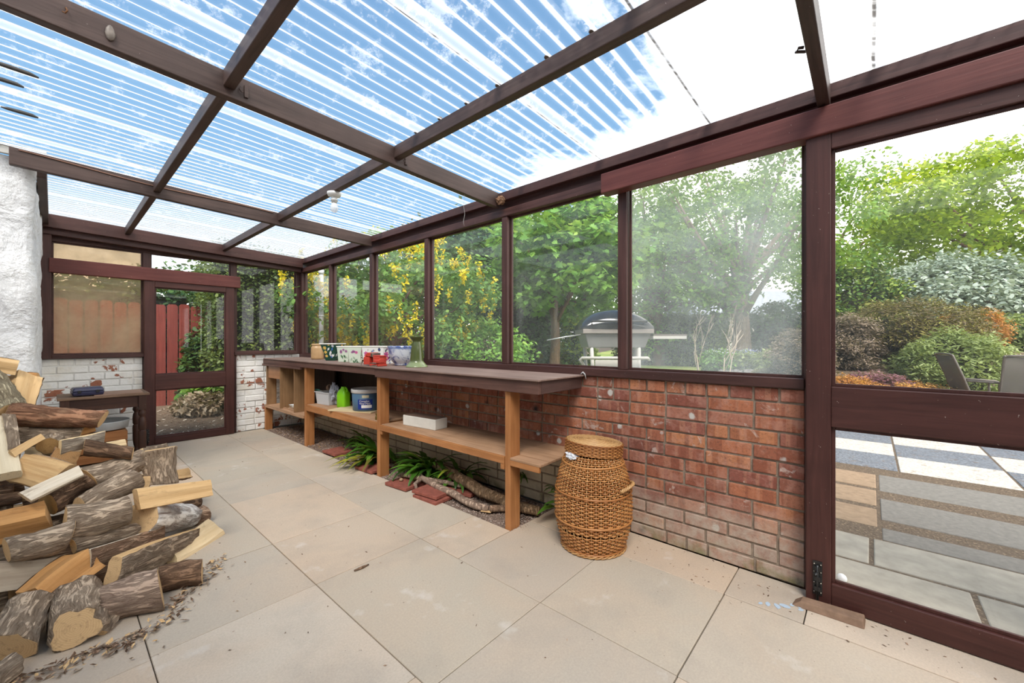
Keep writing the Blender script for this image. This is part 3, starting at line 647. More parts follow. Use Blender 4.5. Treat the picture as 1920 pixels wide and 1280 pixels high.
m.box(-.066, -.046, -.085, -.03, -.07, .012); m.build('clamp_screw', STEEL, vi, bevel=.002)
# tape end and cobwebbed corner of the bench
m = MB(); m.tube([(2.338, 1.452, .962), (2.343, 1.438, .975), (2.35, 1.428, .962), (2.352, 1.42, .93)], [.004, .006, .005, .003], 6)
tag(m.build('string_knot', plain('grey cobwebby string', (.45, .45, .44), .9)), 'knotted grey string caught at the near wall corner of the bench', 'string')
# ------------------------------------------------------------------ things on the shelves
SH = .470
tub = thing('storage_tub', 'clear plastic tub of odds and ends on the lower shelf', 'tub', (2.08, 4.62, SH), .12)
m = MB(); b, t, h = .062, .074, .135
def rr_(q, sy, z): return [(-q, -q*sy, z), (q, -q*sy, z), (q, q*sy, z), (-q, q*sy, z)]
ring = [rr_(.075, 1.55, 0), rr_(.088, 1.5, h), rr_(.098, 1.48, h), rr_(.098, 1.48, h+.006), rr_(.085, 1.5, h+.006), rr_(.072, 1.55, .004)]
m.add([p for r_ in ring for p in r_], [(i*4+k, i*4+(k+1) % 4, (i+1)*4+(k+1) % 4, (i+1)*4+k) for i in range(5) for k in range(4)] + [(3, 2, 1, 0), (20, 21, 22, 23)])
def mat_clearplastic():
    mm, nt = new_mat('cloudy clear plastic'); n = N(nt); tr = n.n('BsdfTransparent'); p = n.pbsdf((.72, .73, .74), .3, None, .5)
    mx = n.n('MixShader'); mx.inputs[0].default_value = .55; n.l(tr.outputs[0], mx.inputs[1]); n.l(p, mx.inputs[2]); n.done(mx.outputs[0]); return mm
m.build('tub_body', mat_clearplastic(), tub, bevel=.004)
tr_ = thing('trowel', 'garden trowel with a green handle sticking out of the clear tub', 'trowel', (2.06, 4.72, SH+.142), 1.9)
m = MB(); m.tube([(.05, 0, .004), (.10, 0, .006), (.17, 0, .004), (.185, 0, .003)], [.009, .013, .012, .008], 10); m.build('handle', plain('dark green rubber', (.02, .09, .06), .5), tr_)
m = MB(); m.tube([(-.01, 0, .0), (.055, 0, .004)], .005, 8); m.prism([(-.12, 0), (-.09, -.028), (-.03, -.033), (0, -.01), (0, .01), (-.03, .033), (-.09, .028)], TR(0, 0, -.002, 0, 0, .1), .003); m.build('blade', STEEL, tr_, bevel=.001)
m = MB()
for i in range(7):
    for j in range(11): pass
def crumple(c, rx, ry, rz, seed, n=20, amp=.35, tip=None):
    m = MB(); vs = []; r = seed
    for i in range(n + 1):
        th = PI * i / n
        for k in range(2*n):
            ph = PI * k / n; d = Vector((math.sin(th)*math.cos(ph), math.sin(th)*math.sin(ph), math.cos(th)))
            q = 1 + amp * (noise.noise(d*2.2 + Vector((r, 0, 0))) + .6*noise.noise(d*5 + Vector((0, r, 0))))
            vs.append((c[0] + d.x*rx*q, c[1] + d.y*ry*q, c[2] + d.z*rz*q + (tip or 0) * max(0, d.z)**3))
    w_ = 2*n
    return m.add(vs, [(i*w_+k, (i+1)*w_+k, (i+1)*w_+(k+1) % w_, i*w_+(k+1) % w_) for i in range(n) for k in range(w_)])
tag(crumple((0, 0, .0), .05, .065, .075, 2.2, amp=.6, tip=.04).build('plastic_bag', plain('grey translucent bag', (.38, .39, .44), .35, .5), loc=(2.09, 4.50, SH+.11)), 'crumpled grey plastic bag stuffed in the clear tub', 'bag')
m = MB()
for k in range(3): m.lathe([(.02, 0), (.034, .004), (.036, .02), (.028, .022), (.016, .01)], n=18, M=TR(2.11, 4.71 - k*.012, SH+.172 + k*.004, .3, PI/2 - .2))
tag(m.build('rope_coil', plain('brown hemp', (.28, .18, .12), .9)), 'coil of brown cord on top of the clear tub', 'cord')
JG = plain('lime green plastic', (.22, .60, .01), .35, .5, var=.06)
jug = thing('plastic_jug', 'bright lime green plastic bottle beside the paint bucket', 'bottle', (2.08, 4.27, SH), .2)
m = MB(); m.lathe([(.060, 0), (.066, .006), (.066, .13), (.062, .155), (.045, .185), (.03, .2), (.024, .21), (.024, .222)], n=40, sq=4.5); m.v = [(x*.75, y*1.0, z) for x, y, z in m.v]; m.build('bottle_body', JG, jug)
m = MB(); m.tube([(0, -.02, .205), (0, -.045, .212), (0, -.058, .195), (0, -.058, .165)], .008, 8); m.build('handle', JG, jug)
bk = thing('paint_bucket', 'blue tub of masonry paint with white lid and label on the shelf', 'paint tub', (2.135, 3.885, SH+.014), 0)
m = MB(); m.lathe([(.128, 0), (.134, .004), (.142, .185)], n=48); m.build('bucket_body', plain('dusty blue plastic', (.07, .14, .22), .4, .5), bk)
m = MB(); m.lathe([(.143, .176), (.149, .180), (.150, .212), (.146, .216), (.138, .214), (.132, .203), (.10, .200)], n=48); m.build('lid', plain('off white plastic lid', (.62, .60, .57), .45, .4), bk)
def wrap(m, a0, a1, z0, z1, r0, mat=0, th=.0012):
    vs = []; q = 16
    for i in range(q + 1):
        a = a0 + (a1 - a0)*i/q
        for z in (z0, z1):
            r = .134 + (.142-.134)*z/.185 + r0
            for dr in (0, th): vs.append(((r+dr)*math.cos(a), (r+dr)*math.sin(a), z))
    fs = []
    for i in range(q):
        o = i*4; p = o + 4; fs += [(o+1, p+1, p+3, o+3), (o, o+2, p+2, p), (o+2, o+3, p+3, p+2), (o, p, p+1, o+1)]
    fs += [(0, 1, 3, 2), (q*4, q*4+2, q*4+3, q*4+1)]
    return m.add(vs, fs, mat)
LB = plain('deep blue label', (.012, .035, .22), .4, .4, var=.05); LW = plain('white label', (.78, .76, .72), .5, .3, var=.04); LC = plain('cream sticker', (.72, .66, .45), .5, .3)
ca = math.atan2(-3.885, -2.135)          # the side turned to the room
m = MB(); wrap(m, ca-.62, ca+.42, .018, .118, .0008); lbo = m.build('label', LB, bk)
m = MB(); wrap(m, ca-.36, ca+.36, .032, .062, .0021); m.build('label_panel', LW, lbo)
m = MB(); wrap(m, ca-.30, ca+.16, .135, .160, .0008); m.build('sticker', LC, bk)
def curved_text(txt, size, a_start, z, parent, mat, rad):
    cu = bpy.data.curves.new('lettering', 'FONT'); cu.body = txt; cu.size = size; cu.extrude = .0004
    to = bpy.data.objects.new('lettering_tmp', cu); COL.objects.link(to)
    dg = bpy.context.evaluated_depsgraph_get(); me = bpy.data.meshes.new_from_object(to.evaluated_get(dg)); bpy.data.objects.remove(to)
    for v in me.vertices:
        x, y, zz = v.co; a = a_start + x / rad; r = rad + zz; v.co = (r*math.cos(a), r*math.sin(a), z + y)
    me.materials.clear(); me.materials.append(mat)
    o = bpy.data.objects.new('lettering', me); COL.objects.link(o); o.parent = parent; return o
curved_text('Covaplus', .026, ca-.50, .093, lbo, LW, .1412); curved_text('Vinyl Matt', .026, ca-.50, .069, lbo, LW, .1406)
m = MB(); m.box(-.15, .15, -.26, .26, 0, .012)
tag(m.build('board_offcut', wood('pale board offcut', (.50, .36, .17), (.66, .55, .38), 'Y', rough=.7), loc=(2.10, 3.98, SH), bevel=.002), 'thin pale board lying under the paint tub', 'board').rotation_euler = (0, 0, .42)
bf_ = thing('brass_fitting', 'small brass pipe fitting at the front edge of the shelf', 'fitting', (1.95, 3.36, SH)); m = MB()
m.lathe([(.018, 0), (.02, .002), (.02, .03), (.015, .032), (.015, .048), (.02, .05), (.02, .058), (.012, .058)], n=6, smooth=False); m.build('fitting_body', plain('tarnished brass', (.22, .16, .05), .45, .5, .8), bf_, bevel=.001)
m = MB(); m.tube([(.012, 0, .03), (.04, 0, .03)], .011, 10); m.build('outlet', plain('dark iron', (.04, .035, .03), .5, .5, .6), bf_)
wbk = thing('foam_box', 'white painted block with a brown lid on the right shelf', 'box', (2.10, 2.85, .456), .10)
m = MB(); m.box(-.07, .07, -.20, .20, 0, .088); m.build('box_body', plain('chalky white foam', (.70, .67, .60), .8, .2, var=.1, bump=.3), wbk, bevel=.006)
m = MB(); m.box(-.066, .066, -.195, .195, .088, .0915); m.build('lid', plain('brown board lid', (.16, .10, .07), .8), wbk, bevel=.001)
for i, (z, rz, w_, h_, mt) in enumerate(((0, .1, .20, .03, plain('brown cardboard', (.33, .22, .14), .8)), (.031, -.05, .18, .022, plain('old paper', (.58, .54, .46), .8)), (.054, .25, .17, .006, plain('white paper', (.72, .72, .70), .8)))):
    m = MB(); m.box(-.07, .07, -w_/2, w_/2, 0, h_); o = m.build('book', mt, loc=(2.02, 5.33, .339 + z), bevel=.002); o.rotation_euler = (0, 0, rz)
    tag(o, ['brown bottom box in the small stack in the open bench cupboard', 'cream pad in the middle of the stack in the bench cupboard', 'white sheet on top of the stack in the bench cupboard'][i], 'papers')
m = MB(); m.box(-.012, .012, -.2, .2, 0, .012); tag(m.build('wood_batten', M_SHELF, loc=(1.93, 5.35, .339), bevel=.001), 'loose flat batten lying in the open bench cupboard', 'batten')
# ------------------------------------------------------------------ wicker basket
def mat_wicker(name, c1, c2):
    m, nt = new_mat(name); n = N(nt); r = n.attr(); o = n.obj()
    c = n.mix(r, c1, c2); c = n.mix(n.math('MULTIPLY', n.noise(o, 60, 4), .5), c, tuple(x*.55 for x in c1)); n.done(n.pbsdf(c, .38, None, .45)); return m
WK = mat_wicker('golden brown willow', (.34, .125, .034), (.58, .265, .085)); WK2 = mat_wicker('pale willow', (.42, .21, .075), (.68, .42, .18))
bas = thing('wicker_basket', 'barrel shaped golden wicker basket with a lid pushed askew, beside the bench', 'basket', (2.09, 1.215, 0), 0)
BH = .555
def brad(z):
    t = z / BH; return 1.17*(.128 + .062 * math.sin(PI * min(1, max(0, t*.93 + .06)))**.85 - .012*t)
wv = MB(); nst = 26; row = 0; z = .020
while z < BH:
    gap = .345 if False else 0
    if not (.118 < z < .131) and not (z > .535):
        pts = []
        for k in range(nst * 6):
            a = 2*PI*k/(nst*6); off = .0062 * math.cos(a*nst/1 * 1.0 + (PI if row % 2 else 0)) if row % 15 else .006
            r = brad(z) + off; pts.append(Vector((r*math.cos(a), r*math.sin(a), z + .0014*math.sin(a*3+row))))
        pts.append(pts[0]); wv.tube(pts, .0046 if row % 15 else .0066, 5, cap=False)
    z += .0104; row += 1
wv.build('woven_side', WK, bas)
stk = MB()
for k in range(nst * 1):
    a = 2*PI*(k + .0)/nst
    for da in (0, PI/nst):
        stk.tube([(brad(zz)*math.cos(a+da), brad(zz)*math.sin(a+da), zz) for zz in np.linspace(.01, BH-.005, 14)], .0034, 5)
stk.build('stakes', WK2, bas)
inn = MB(); inn.lathe([(brad(zz) - .012, zz) for zz in np.linspace(.012, BH - .04, 12)] + [(brad(zz) - .015, zz) for zz in np.linspace(BH - .04, .02, 12)], n=32); inn.build('shade_shell', plain('painted basket shade', (.045, .02, .008), .9), bas)  # dark shell added inside; its colour paints the shade in the weave gaps
ft = MB()
for q in range(3):
    ft.tube([((brad(0)+.014+.007*math.cos(k*.9+q*2.1))*math.cos(2*PI*k/80), (brad(0)+.014+.007*math.cos(k*.9+q*2.1))*math.sin(2*PI*k/80), .010+.005*math.sin(k*.9+q*2.1)) for k in range(81)], .0045, 5, cap=False)
ft.build('foot_rim', WK2, bas)
rp = MB()
for q in range(3): rp.tube([((brad(BH)+.003+.004*math.cos(k*.8+q*2.1))*math.cos(2*PI*k/80), (brad(BH)+.003+.004*math.cos(k*.8+q*2.1))*math.sin(2*PI*k/80), BH-.006+.004*math.sin(k*.8+q*2.1)) for k in range(81)], .004, 5, cap=False)
rp.build('top_rim', WK, bas)
hd = MB(); ha = -1.55
for q in range(3):
    pts = []
    for k in range(25):
        t = k/24; a = ha + (t - .5)*.62; zz = .365 + .02*math.sin(PI*t) + .02*t; r = brad(.36) + .008 + .026*math.sin(PI*t)
        tw = k*.9 + q*2.1; pts.append(((r + .006*math.cos(tw))*math.cos(a), (r + .006*math.cos(tw))*math.sin(a), zz + .006*math.sin(tw)))
    hd.tube(pts, .0052, 6)
hd.build('handle', WK2, bas)
lidM = Matrix.Translation((.004, -.0, BH - .018)) @ Matrix.Rotation(.085, 4, Vector((.38, .92, 0))) @ Matrix.Diagonal((1.16, 1.16, 1.1, 1))
ld = thing('lid', None, None); del_ = ld; bpy.data.objects.remove(ld)
lm = MB()
for k in range(26):
    r = .005 + k * .0052; n_ = max(12, int(r*500))
    lm.tube([lidM @ Vector((r*math.cos(2*PI*i/n_), r*math.sin(2*PI*i/n_), .055 + .010*math.sqrt(max(0, 1-(r/.142)**2)) + .0012*math.cos(i*PI))) for i in range(n_+1)], .0032, 5, cap=False)
lr_ = MB()
for k in range(8):
    z_ = .002 + k*.0075; n_ = nst*4
    lr_.tube([lidM @ Vector(((.140 + .003*math.cos(2*PI*i/n_*nst + (PI if k % 2 else 0)))*math.cos(2*PI*i/n_), (.140 + .003*math.cos(2*PI*i/n_*nst + (PI if k % 2 else 0)))*math.sin(2*PI*i/n_), z_)) for i in range(n_+1)], .004, 5, cap=False)
lido = lm.build('lid', WK2, bas); lr_.build('lid_rim', WK, lido)
lk = MB()
for k in range(24): a = 2*PI*k/24; lk.tube([lidM @ Vector((.02*math.cos(a), .02*math.sin(a), .060)), lidM @ Vector((.136*math.cos(a), .136*math.sin(a), .054)), lidM @ Vector((.141*math.cos(a), .141*math.sin(a), .0))], .003, 5)
lk.lathe([(.002, .049), (.134, .049), (.136, .052), (.002, .062)], n=32, M=lidM); lk.build('lid_spokes', WK, lido)
cl_ = crumple((0, 0, 0), .03, .045, .020, 5.5, amp=.3); o = cl_.build('cloth', plain('white plastic wrapping', (.70, .71, .74), .4, .4), loc=(2.09 + .150*math.cos(2.78), 1.215 + .150*math.sin(2.78), BH - .022)); o.rotation_euler = (0, 0, 2.78)
tag(o, 'white crumpled wrapping bulging out from under the basket lid', 'wrapping')
LOGS = [
    ([-0.459, 3.618, 1.134], [-0.13, 3.506, 1.04], 0.0481, 'Q', 150, 'tan', 'grey', 'pale split log wedge on the very top of the firewood heap, touching the white wall'),
    ([-0.135, 3.403, 0.829], [-0.115, 3.569, 0.988], 0.0718, 'Q', 160, 'tan', 'grey', 'big rounded tan split log standing near the top of the heap, below the topmost wedge'),
    ([-0.121, 3.762, 0.953], [-0.055, 3.753, 0.952], 0.0371, 'S', 180, 'orange', 'brown', 'small orange brown offcut at the top of the heap against the white corner'),
    ([-0.347, 3.42, 0.749], [-0.167, 3.634, 0.976], 0.044, 'T', 180, 'tan', 'grey', 'tan split piece squeezed at the picture edge beside the big rounded split log'),
    ([-0.136, 3.262, 0.812], [0.182, 3.185, 0.749], 0.0499, 'R', 0, 'tan', 'red', 'long round log with shaggy red brown bark lying in front of the table'),
    ([-0.255, 3.523, 1.038], [-0.144, 3.271, 0.806], 0.0588, 'R', 0, 'tan', 'lichen', 'rough grey lichen covered log at the left edge, left of the shaggy red log'),
    ([-0.148, 3.22, 0.818], [-0.123, 3.054, 0.667], 0.0193, 'S', 0, 'pale', 'grey', 'thin pale strip with bark hanging down at the left, below the lichen covered log'),
    ([-0.185, 3.241, 0.802], [-0.14, 2.978, 0.561], 0.0423, 'T', 180, 'white', 'grey', 'bleached cream split log at the left picture edge, half way up the heap'),
    ([-0.12, 3.287, 0.691], [0.101, 3.243, 0.665], 0.0559, 'R', 0, 'tan', 'grey', 'grey barked log directly underneath the shaggy red log'),
    ([-0.012, 3.082, 0.656], [-0.006, 3.368, 0.676], 0.045, 'K', 0, 'rotten', 'grey', 'crumbling rotten brown log end in the middle of the upper heap'),
    ([0.021, 3.054, 0.649], [0.182, 3.075, 0.671], 0.0328, 'S', 20, 'pale', 'palebark', 'arched pale strip of bark wood above the smooth dark branch'),
    ([0.053, 3.244, 0.676], [0.151, 3.264, 0.701], 0.025, 'T', 170, 'orange', 'brown', 'pointed orange splinter sticking up behind the arched pale strip'),
    ([0.106, 3.04, 0.635], [0.29, 3.044, 0.563], 0.0351, 'R', 0, 'tan', 'dark', 'smooth dark brown curved branch near the table legs'),
    ([0.193, 3.124, 0.612], [0.27, 3.141, 0.612], 0.0184, 'S', 180, 'pale', 'grey', 'small pale chip lying above the smooth dark branch'),
    ([-0.13, 3.028, 0.648], [-0.035, 3.092, 0.707], 0.0167, 'T', 180, 'tan', 'brown', 'thin tan stick slanting beside the rotten log end'),
    ([-0.096, 3.202, 0.614], [0.022, 3.191, 0.614], 0.031, 'S', 180, 'pale', 'grey', 'pale split face peeping out above the broad striped split log'),
    ([0.05, 3.047, 0.59], [0.074, 3.501, 0.518], 0.0685, 'Q', 200, 'end', 'brown', 'log with a broad brown sawn triangular end facing the room, upper middle of heap'),
    ([-0.108, 3.044, 0.579], [0.014, 2.969, 0.514], 0.0697, 'S', 180, 'tan', 'grey', 'broad split log with striped straight grain in the left middle of the heap'),
    ([-0.085, 2.816, 0.488], [0.09, 2.886, 0.55], 0.0299, 'S', 160, 'bleached', 'grey', 'bleached weathered branch lying diagonally across the striped split log'),
    ([-0.017, 2.899, 0.417], [0.118, 2.963, 0.484], 0.055, 'K', 0, 'rotten', 'dark', 'dark knobbly rotten piece below the bleached diagonal branch'),
    ([-0.452, 3.018, 0.446], [-0.093, 2.994, 0.45], 0.0304, 'K', 0, 'rotten', 'dark', 'dark rotten lump at the left edge above the big orange split log'),
    ([-0.375, 2.852, 0.383], [-0.016, 2.827, 0.377], 0.0708, 'Q', 175, 'orange', 'brown', 'big orange split log at the left edge, end sawn square'),
    ([0.107, 2.982, 0.472], [0.329, 3.147, 0.493], 0.0634, 'R', 0, 'tan', 'grey', 'grey barked log left of the upright split log'),
    ([0.081, 2.836, 0.384], [0.283, 2.949, 0.445], 0.0522, 'R', 0, 'tan', 'grey', 'grey brown log slanting up to the right with a bright torn patch on its side'),
    ([0.329, 2.984, 0.408], [0.387, 3.371, 0.331], 0.0493, 'Q', 200, 'tan', 'brown', 'small log with a quarter shaped sawn end beside the upright split log'),
    ([0.417, 3.142, 0.342], [0.405, 3.172, 0.542], 0.1037, 'Q', 48, 'tan', 'grey', 'upright split log with rough bark and a bright sawn top, right end of the heap'),
    ([0.371, 3.455, 0.471], [0.532, 3.751, 0.429], 0.029, 'S', 0, 'pale', 'grey', 'curl of hollow bark wood behind the upright split log'),
    ([0.517, 3.453, 0.3], [0.62, 3.631, 0.251], 0.0514, 'Q', 120, 'tan', 'brown', 'short split log just behind the right side of the upright one'),
    ([0.278, 2.779, 0.382], [0.601, 2.899, 0.325], 0.0492, 'T', 180, 'tan', 'brown', 'long straight split plank jutting out to the right over the paving'),
    ([0.505, 3.235, 0.152], [0.646, 3.464, 0.069], 0.043, 'H', 0, 'tan', 'dark', 'dark short piece hidden under the end of the jutting plank'),
    ([0.297, 2.8, 0.278], [0.557, 3.199, 0.092], 0.0737, 'R', 0, 'tan', 'birch', 'white birch log with peeling papery bark'),
    ([0.541, 3.215, 0.073], [0.654, 3.28, 0.045], 0.0502, 'R', 0, 'tan', 'brown', 'brown barked stub behind the birch log, on the paving'),
    ([0.029, 2.782, 0.336], [0.247, 2.775, 0.339], 0.0717, 'H', 0, 'tan', 'grey', 'thick bark covered half log with a bright torn end, centre of the heap'),
    ([-0.131, 2.721, 0.301], [0.048, 2.718, 0.306], 0.0543, 'R', 0, 'tan', 'grey', 'gnarled grey log with deep bark cracks, left, under the big orange split log'),
    ([0.054, 2.719, 0.25], [0.323, 2.817, 0.22], 0.0324, 'H', 0, 'tan', 'grey', 'narrow bark log directly below the thick half log'),
    ([0.103, 2.595, 0.221], [0.383, 2.824, 0.158], 0.0383, 'S', 15, 'bleached', 'brown', 'frayed weathered log with a bleached upper edge, above the broad bark slab'),
    ([0.172, 2.509, 0.158], [0.529, 2.926, 0.038], 0.0628, 'S', 30, 'tan', 'grey', 'broad slab with flat pinkish grey bark on top and a clean split lower side'),
    ([0.41, 2.799, 0.043], [0.651, 3.0, 0.04], 0.0675, 'S', 170, 'pale', 'brown', 'pale split log sticking out to the right beyond the bark slab'),
    ([0.33, 2.516, 0.052], [0.484, 2.449, 0.052], 0.0579, 'H', 20, 'tan', 'dark', 'split log on the paving at the right foot of the heap'),
    ([0.134, 2.437, 0.07], [0.32, 2.383, 0.07], 0.0779, 'R', 0, 'tan', 'greybrown', 'large round grey brown log with a hollow knot on the paving in front'),
    ([-0.325, 2.8, 0.223], [0.019, 2.708, 0.167], 0.0603, 'T', 185, 'grey', 'grey', 'smooth weathered grey split log at the left, low in the heap'),
    ([-0.049, 2.555, 0.139], [0.098, 2.625, 0.212], 0.0818, 'Q', 150, 'orange', 'dark', 'big quarter split log with black streaks, pointing up to the right, low in the heap'),
    ([-0.104, 2.36, 0.056], [-0.049, 2.548, 0.127], 0.0627, 'K', 0, 'tan', 'grey', 'forked knuckle shaped chunk with pale torn wood in the lower left corner'),
    ([0.057, 2.304, 0.069], [0.075, 2.524, 0.084], 0.077, 'K', 0, 'tan', 'grey', 'knobbly stump with a rounded sawn knot facing the room, bottom of the heap'),
    ([-0.335, 1.995, 0.03730558239832791], [-0.09, 2.258, 0.037], 0.0415, 'K', 0, 'rotten', 'grey', 'crumbly chunk cut off by the bottom left corner of the picture'),
    ([0.115, 2.309, 0.019], [0.157, 2.384, 0.037], 0.0324, 'S', 0, 'tan', 'grey', 'small bark scrap leaning against the large round hollow log'),
]
# ------------------------------------------------------------------ firewood
def mat_split(name, c1, c2, streak=(.10, .05, .02), sk=.35):
    m, nt = new_mat(name); n = N(nt); o = n.obj(); r = n.n('ObjectInfo').outputs['Random']
    v = n.mapv(o, (38, 38, 2.2)); f = n.noise(v, 1.3, 6, .65, .5)
    c = n.mix(n.ramp(f, [(.3, 0.), (.7, 1.)]), c1, c2); c = n.mix(n.math('MULTIPLY', r, .35), c, tuple(min(1, x * 1.25) for x in c2))
    g = n.ramp(n.noise(n.mapv(o, (14, 14, 5)), 1.5, 5, .7, .8), [(.56, 0.), (.72, 1.)]); c = n.mix(n.math('MULTIPLY', g, sk), c, streak)
    n.done(n.pbsdf(c, .75, n.bump(f, .45, .006), .2)); return m
def mat_end(name, c1, c2):
    m, nt = new_mat(name); n = N(nt); o = n.obj(); s = n.sep(o)
    rad = n.math('SQRT', n.math('ADD', n.math('MULTIPLY', s[0], s[0]), n.math('MULTIPLY', s[1], s[1])))
    ring = n.math('SINE', n.math('MULTIPLY', n.math('ADD', rad, n.math('MULTIPLY', n.noise(o, 14, 3), .02)), 900.))
    c = n.mix(n.ramp(ring, [(.0, .35), (1., .65)]), c1, c2); sp = n.noise(o, 40, 6, .75)
    c = n.mix(n.math('MULTIPLY', n.ramp(sp, [(.52, 0.), (.68, 1.)]), .55), c, tuple(x * .35 for x in c1))
    n.done(n.pbsdf(c, .8, n.bump(sp, .4, .004), .2)); return m
def mat_bark(name, c1, c2, c3, sc=1., white=0.):
    m, nt = new_mat(name); n = N(nt); o = n.obj()
    f = n.noise(n.mapv(o, (30*sc, 30*sc, 7*sc)), 1.4, 7, .7, 1.2); g = n.noise(o, 16, 4, .6)
    c = n.mix(n.ramp(f, [(.32, 0.), (.62, 1.)]), c1, c2); c = n.mix(n.math('MULTIPLY', n.ramp(g, [(.5, 0.), (.68, 1.)]), .6), c, c3)
    h = n.ramp(f, [(.3, 0.), (.55, 1.)]); n.done(n.pbsdf(c, .9, n.bump(h, .9, .012), .15)); return m
WOODS = dict(tan=mat_split('tan split ash', (.46, .27, .115), (.66, .45, .23)), orange=mat_split('orange split wood', (.40, .185, .058), (.58, .31, .12), (.10, .04, .03), .4),
    pale=mat_split('pale fresh split wood', (.58, .40, .20), (.74, .58, .36)), white=mat_split('bleached cream wood', (.58, .47, .31), (.74, .64, .47), (.24, .15, .08), .5),
    grey=mat_split('weathered grey wood', (.34, .26, .19), (.50, .41, .31), (.14, .09, .06), .35), rotten=mat_split('rotten brown wood', (.13, .07, .03), (.40, .25, .11), (.035, .022, .014), .7),
    bleached=mat_split('bleached branch wood', (.50, .41, .30), (.74, .66, .54), (.14, .09, .06), .55), end=mat_split('brown sawn wood', (.36, .20, .085), (.50, .31, .15)))
ENDS = dict(tan=mat_end('sawn end tan', (.50, .315, .15), (.68, .48, .27)), orange=mat_end('sawn end orange', (.46, .25, .10), (.62, .38, .18)), pale=mat_end('sawn end pale', (.66, .48, .25), (.80, .64, .40)),
    white=mat_end('sawn end cream', (.64, .50, .30), (.78, .66, .46)), grey=mat_end('sawn end grey', (.36, .27, .18), (.50, .40, .28)), rotten=mat_end('sawn end rotten', (.30, .17, .06), (.42, .26, .11)),
    bleached=mat_end('sawn end bleached', (.52, .40, .26), (.70, .58, .42)), end=mat_end('sawn end brown', (.34, .19, .08), (.47, .28, .13)))
BARKS = dict(grey=mat_bark('grey brown bark', (.20, .135, .09), (.47, .36, .26), (.54, .43, .32)), brown=mat_bark('brown bark', (.16, .09, .055), (.39, .25, .165), (.48, .35, .235)),
    red=mat_bark('shaggy red brown bark', (.11, .048, .028), (.38, .195, .115), (.46, .28, .17), .8), lichen=mat_bark('lichen bark', (.17, .12, .075), (.42, .35, .23), (.52, .45, .31), 1.4),
    dark=mat_bark('dark bark', (.075, .045, .03), (.26, .155, .095), (.19, .115, .075)), palebark=mat_bark('pale grey bark', (.26, .20, .15), (.52, .44, .35), (.60, .52, .42)),
    birch=mat_bark('white birch bark', (.30, .20, .15), (.86, .83, .78), (.88, .86, .82), .45), greybrown=mat_bark('grey mauve bark', (.21, .135, .10), (.43, .31, .23), (.50, .37, .28), .8))
EYE = Vector((0, 0, 1.18))
def section(ty, rr):
    """unit section: list of (x, y, is_bark); +x is the middle of the bark"""
    P = []
    if ty in 'RK':
        k = 18
        for i in range(k): a = 2*PI*i/k; P.append((math.cos(a), math.sin(a), True))
    elif ty == 'H':
        for i in range(11): a = math.radians(-86 + 172*i/10); P.append((math.cos(a)*.95 - .15, math.sin(a), True))
        P += [(-.16, .62, False), (-.2, .2, False), (-.18, -.3, False), (-.14, -.7, False)]
    elif ty == 'Q':
        A = 52
        for i in range(9): a = math.radians(-A + 2*A*i/8); P.append((math.cos(a)*1.5 - .75, math.sin(a)*1.28, True))
        P += [(-.0, .62, False), (-.42, .26, False), (-.66, .03, False), (-.40, -.30, False), (.02, -.66, False)]
    elif ty == 'S':
        for i in range(7): y = -1 + 2*i/6; P.append((.46 - .14*y*y, y, True))
        P += [(.05, .98, False), (-.32, .9, False), (-.40, .4, False), (-.36, -.1, False), (-.42, -.6, False), (-.30, -.95, False), (.05, -1., False)]
    else:
        P = [(.5, -.95, False), (.55, -.4, False), (.5, .3, False), (.52, .92, False), (.1, 1., False), (-.42, .93, False), (-.5, .3, False), (-.46, -.4, False), (-.5, -.96, False), (.05, -1.02, False)]
    return P
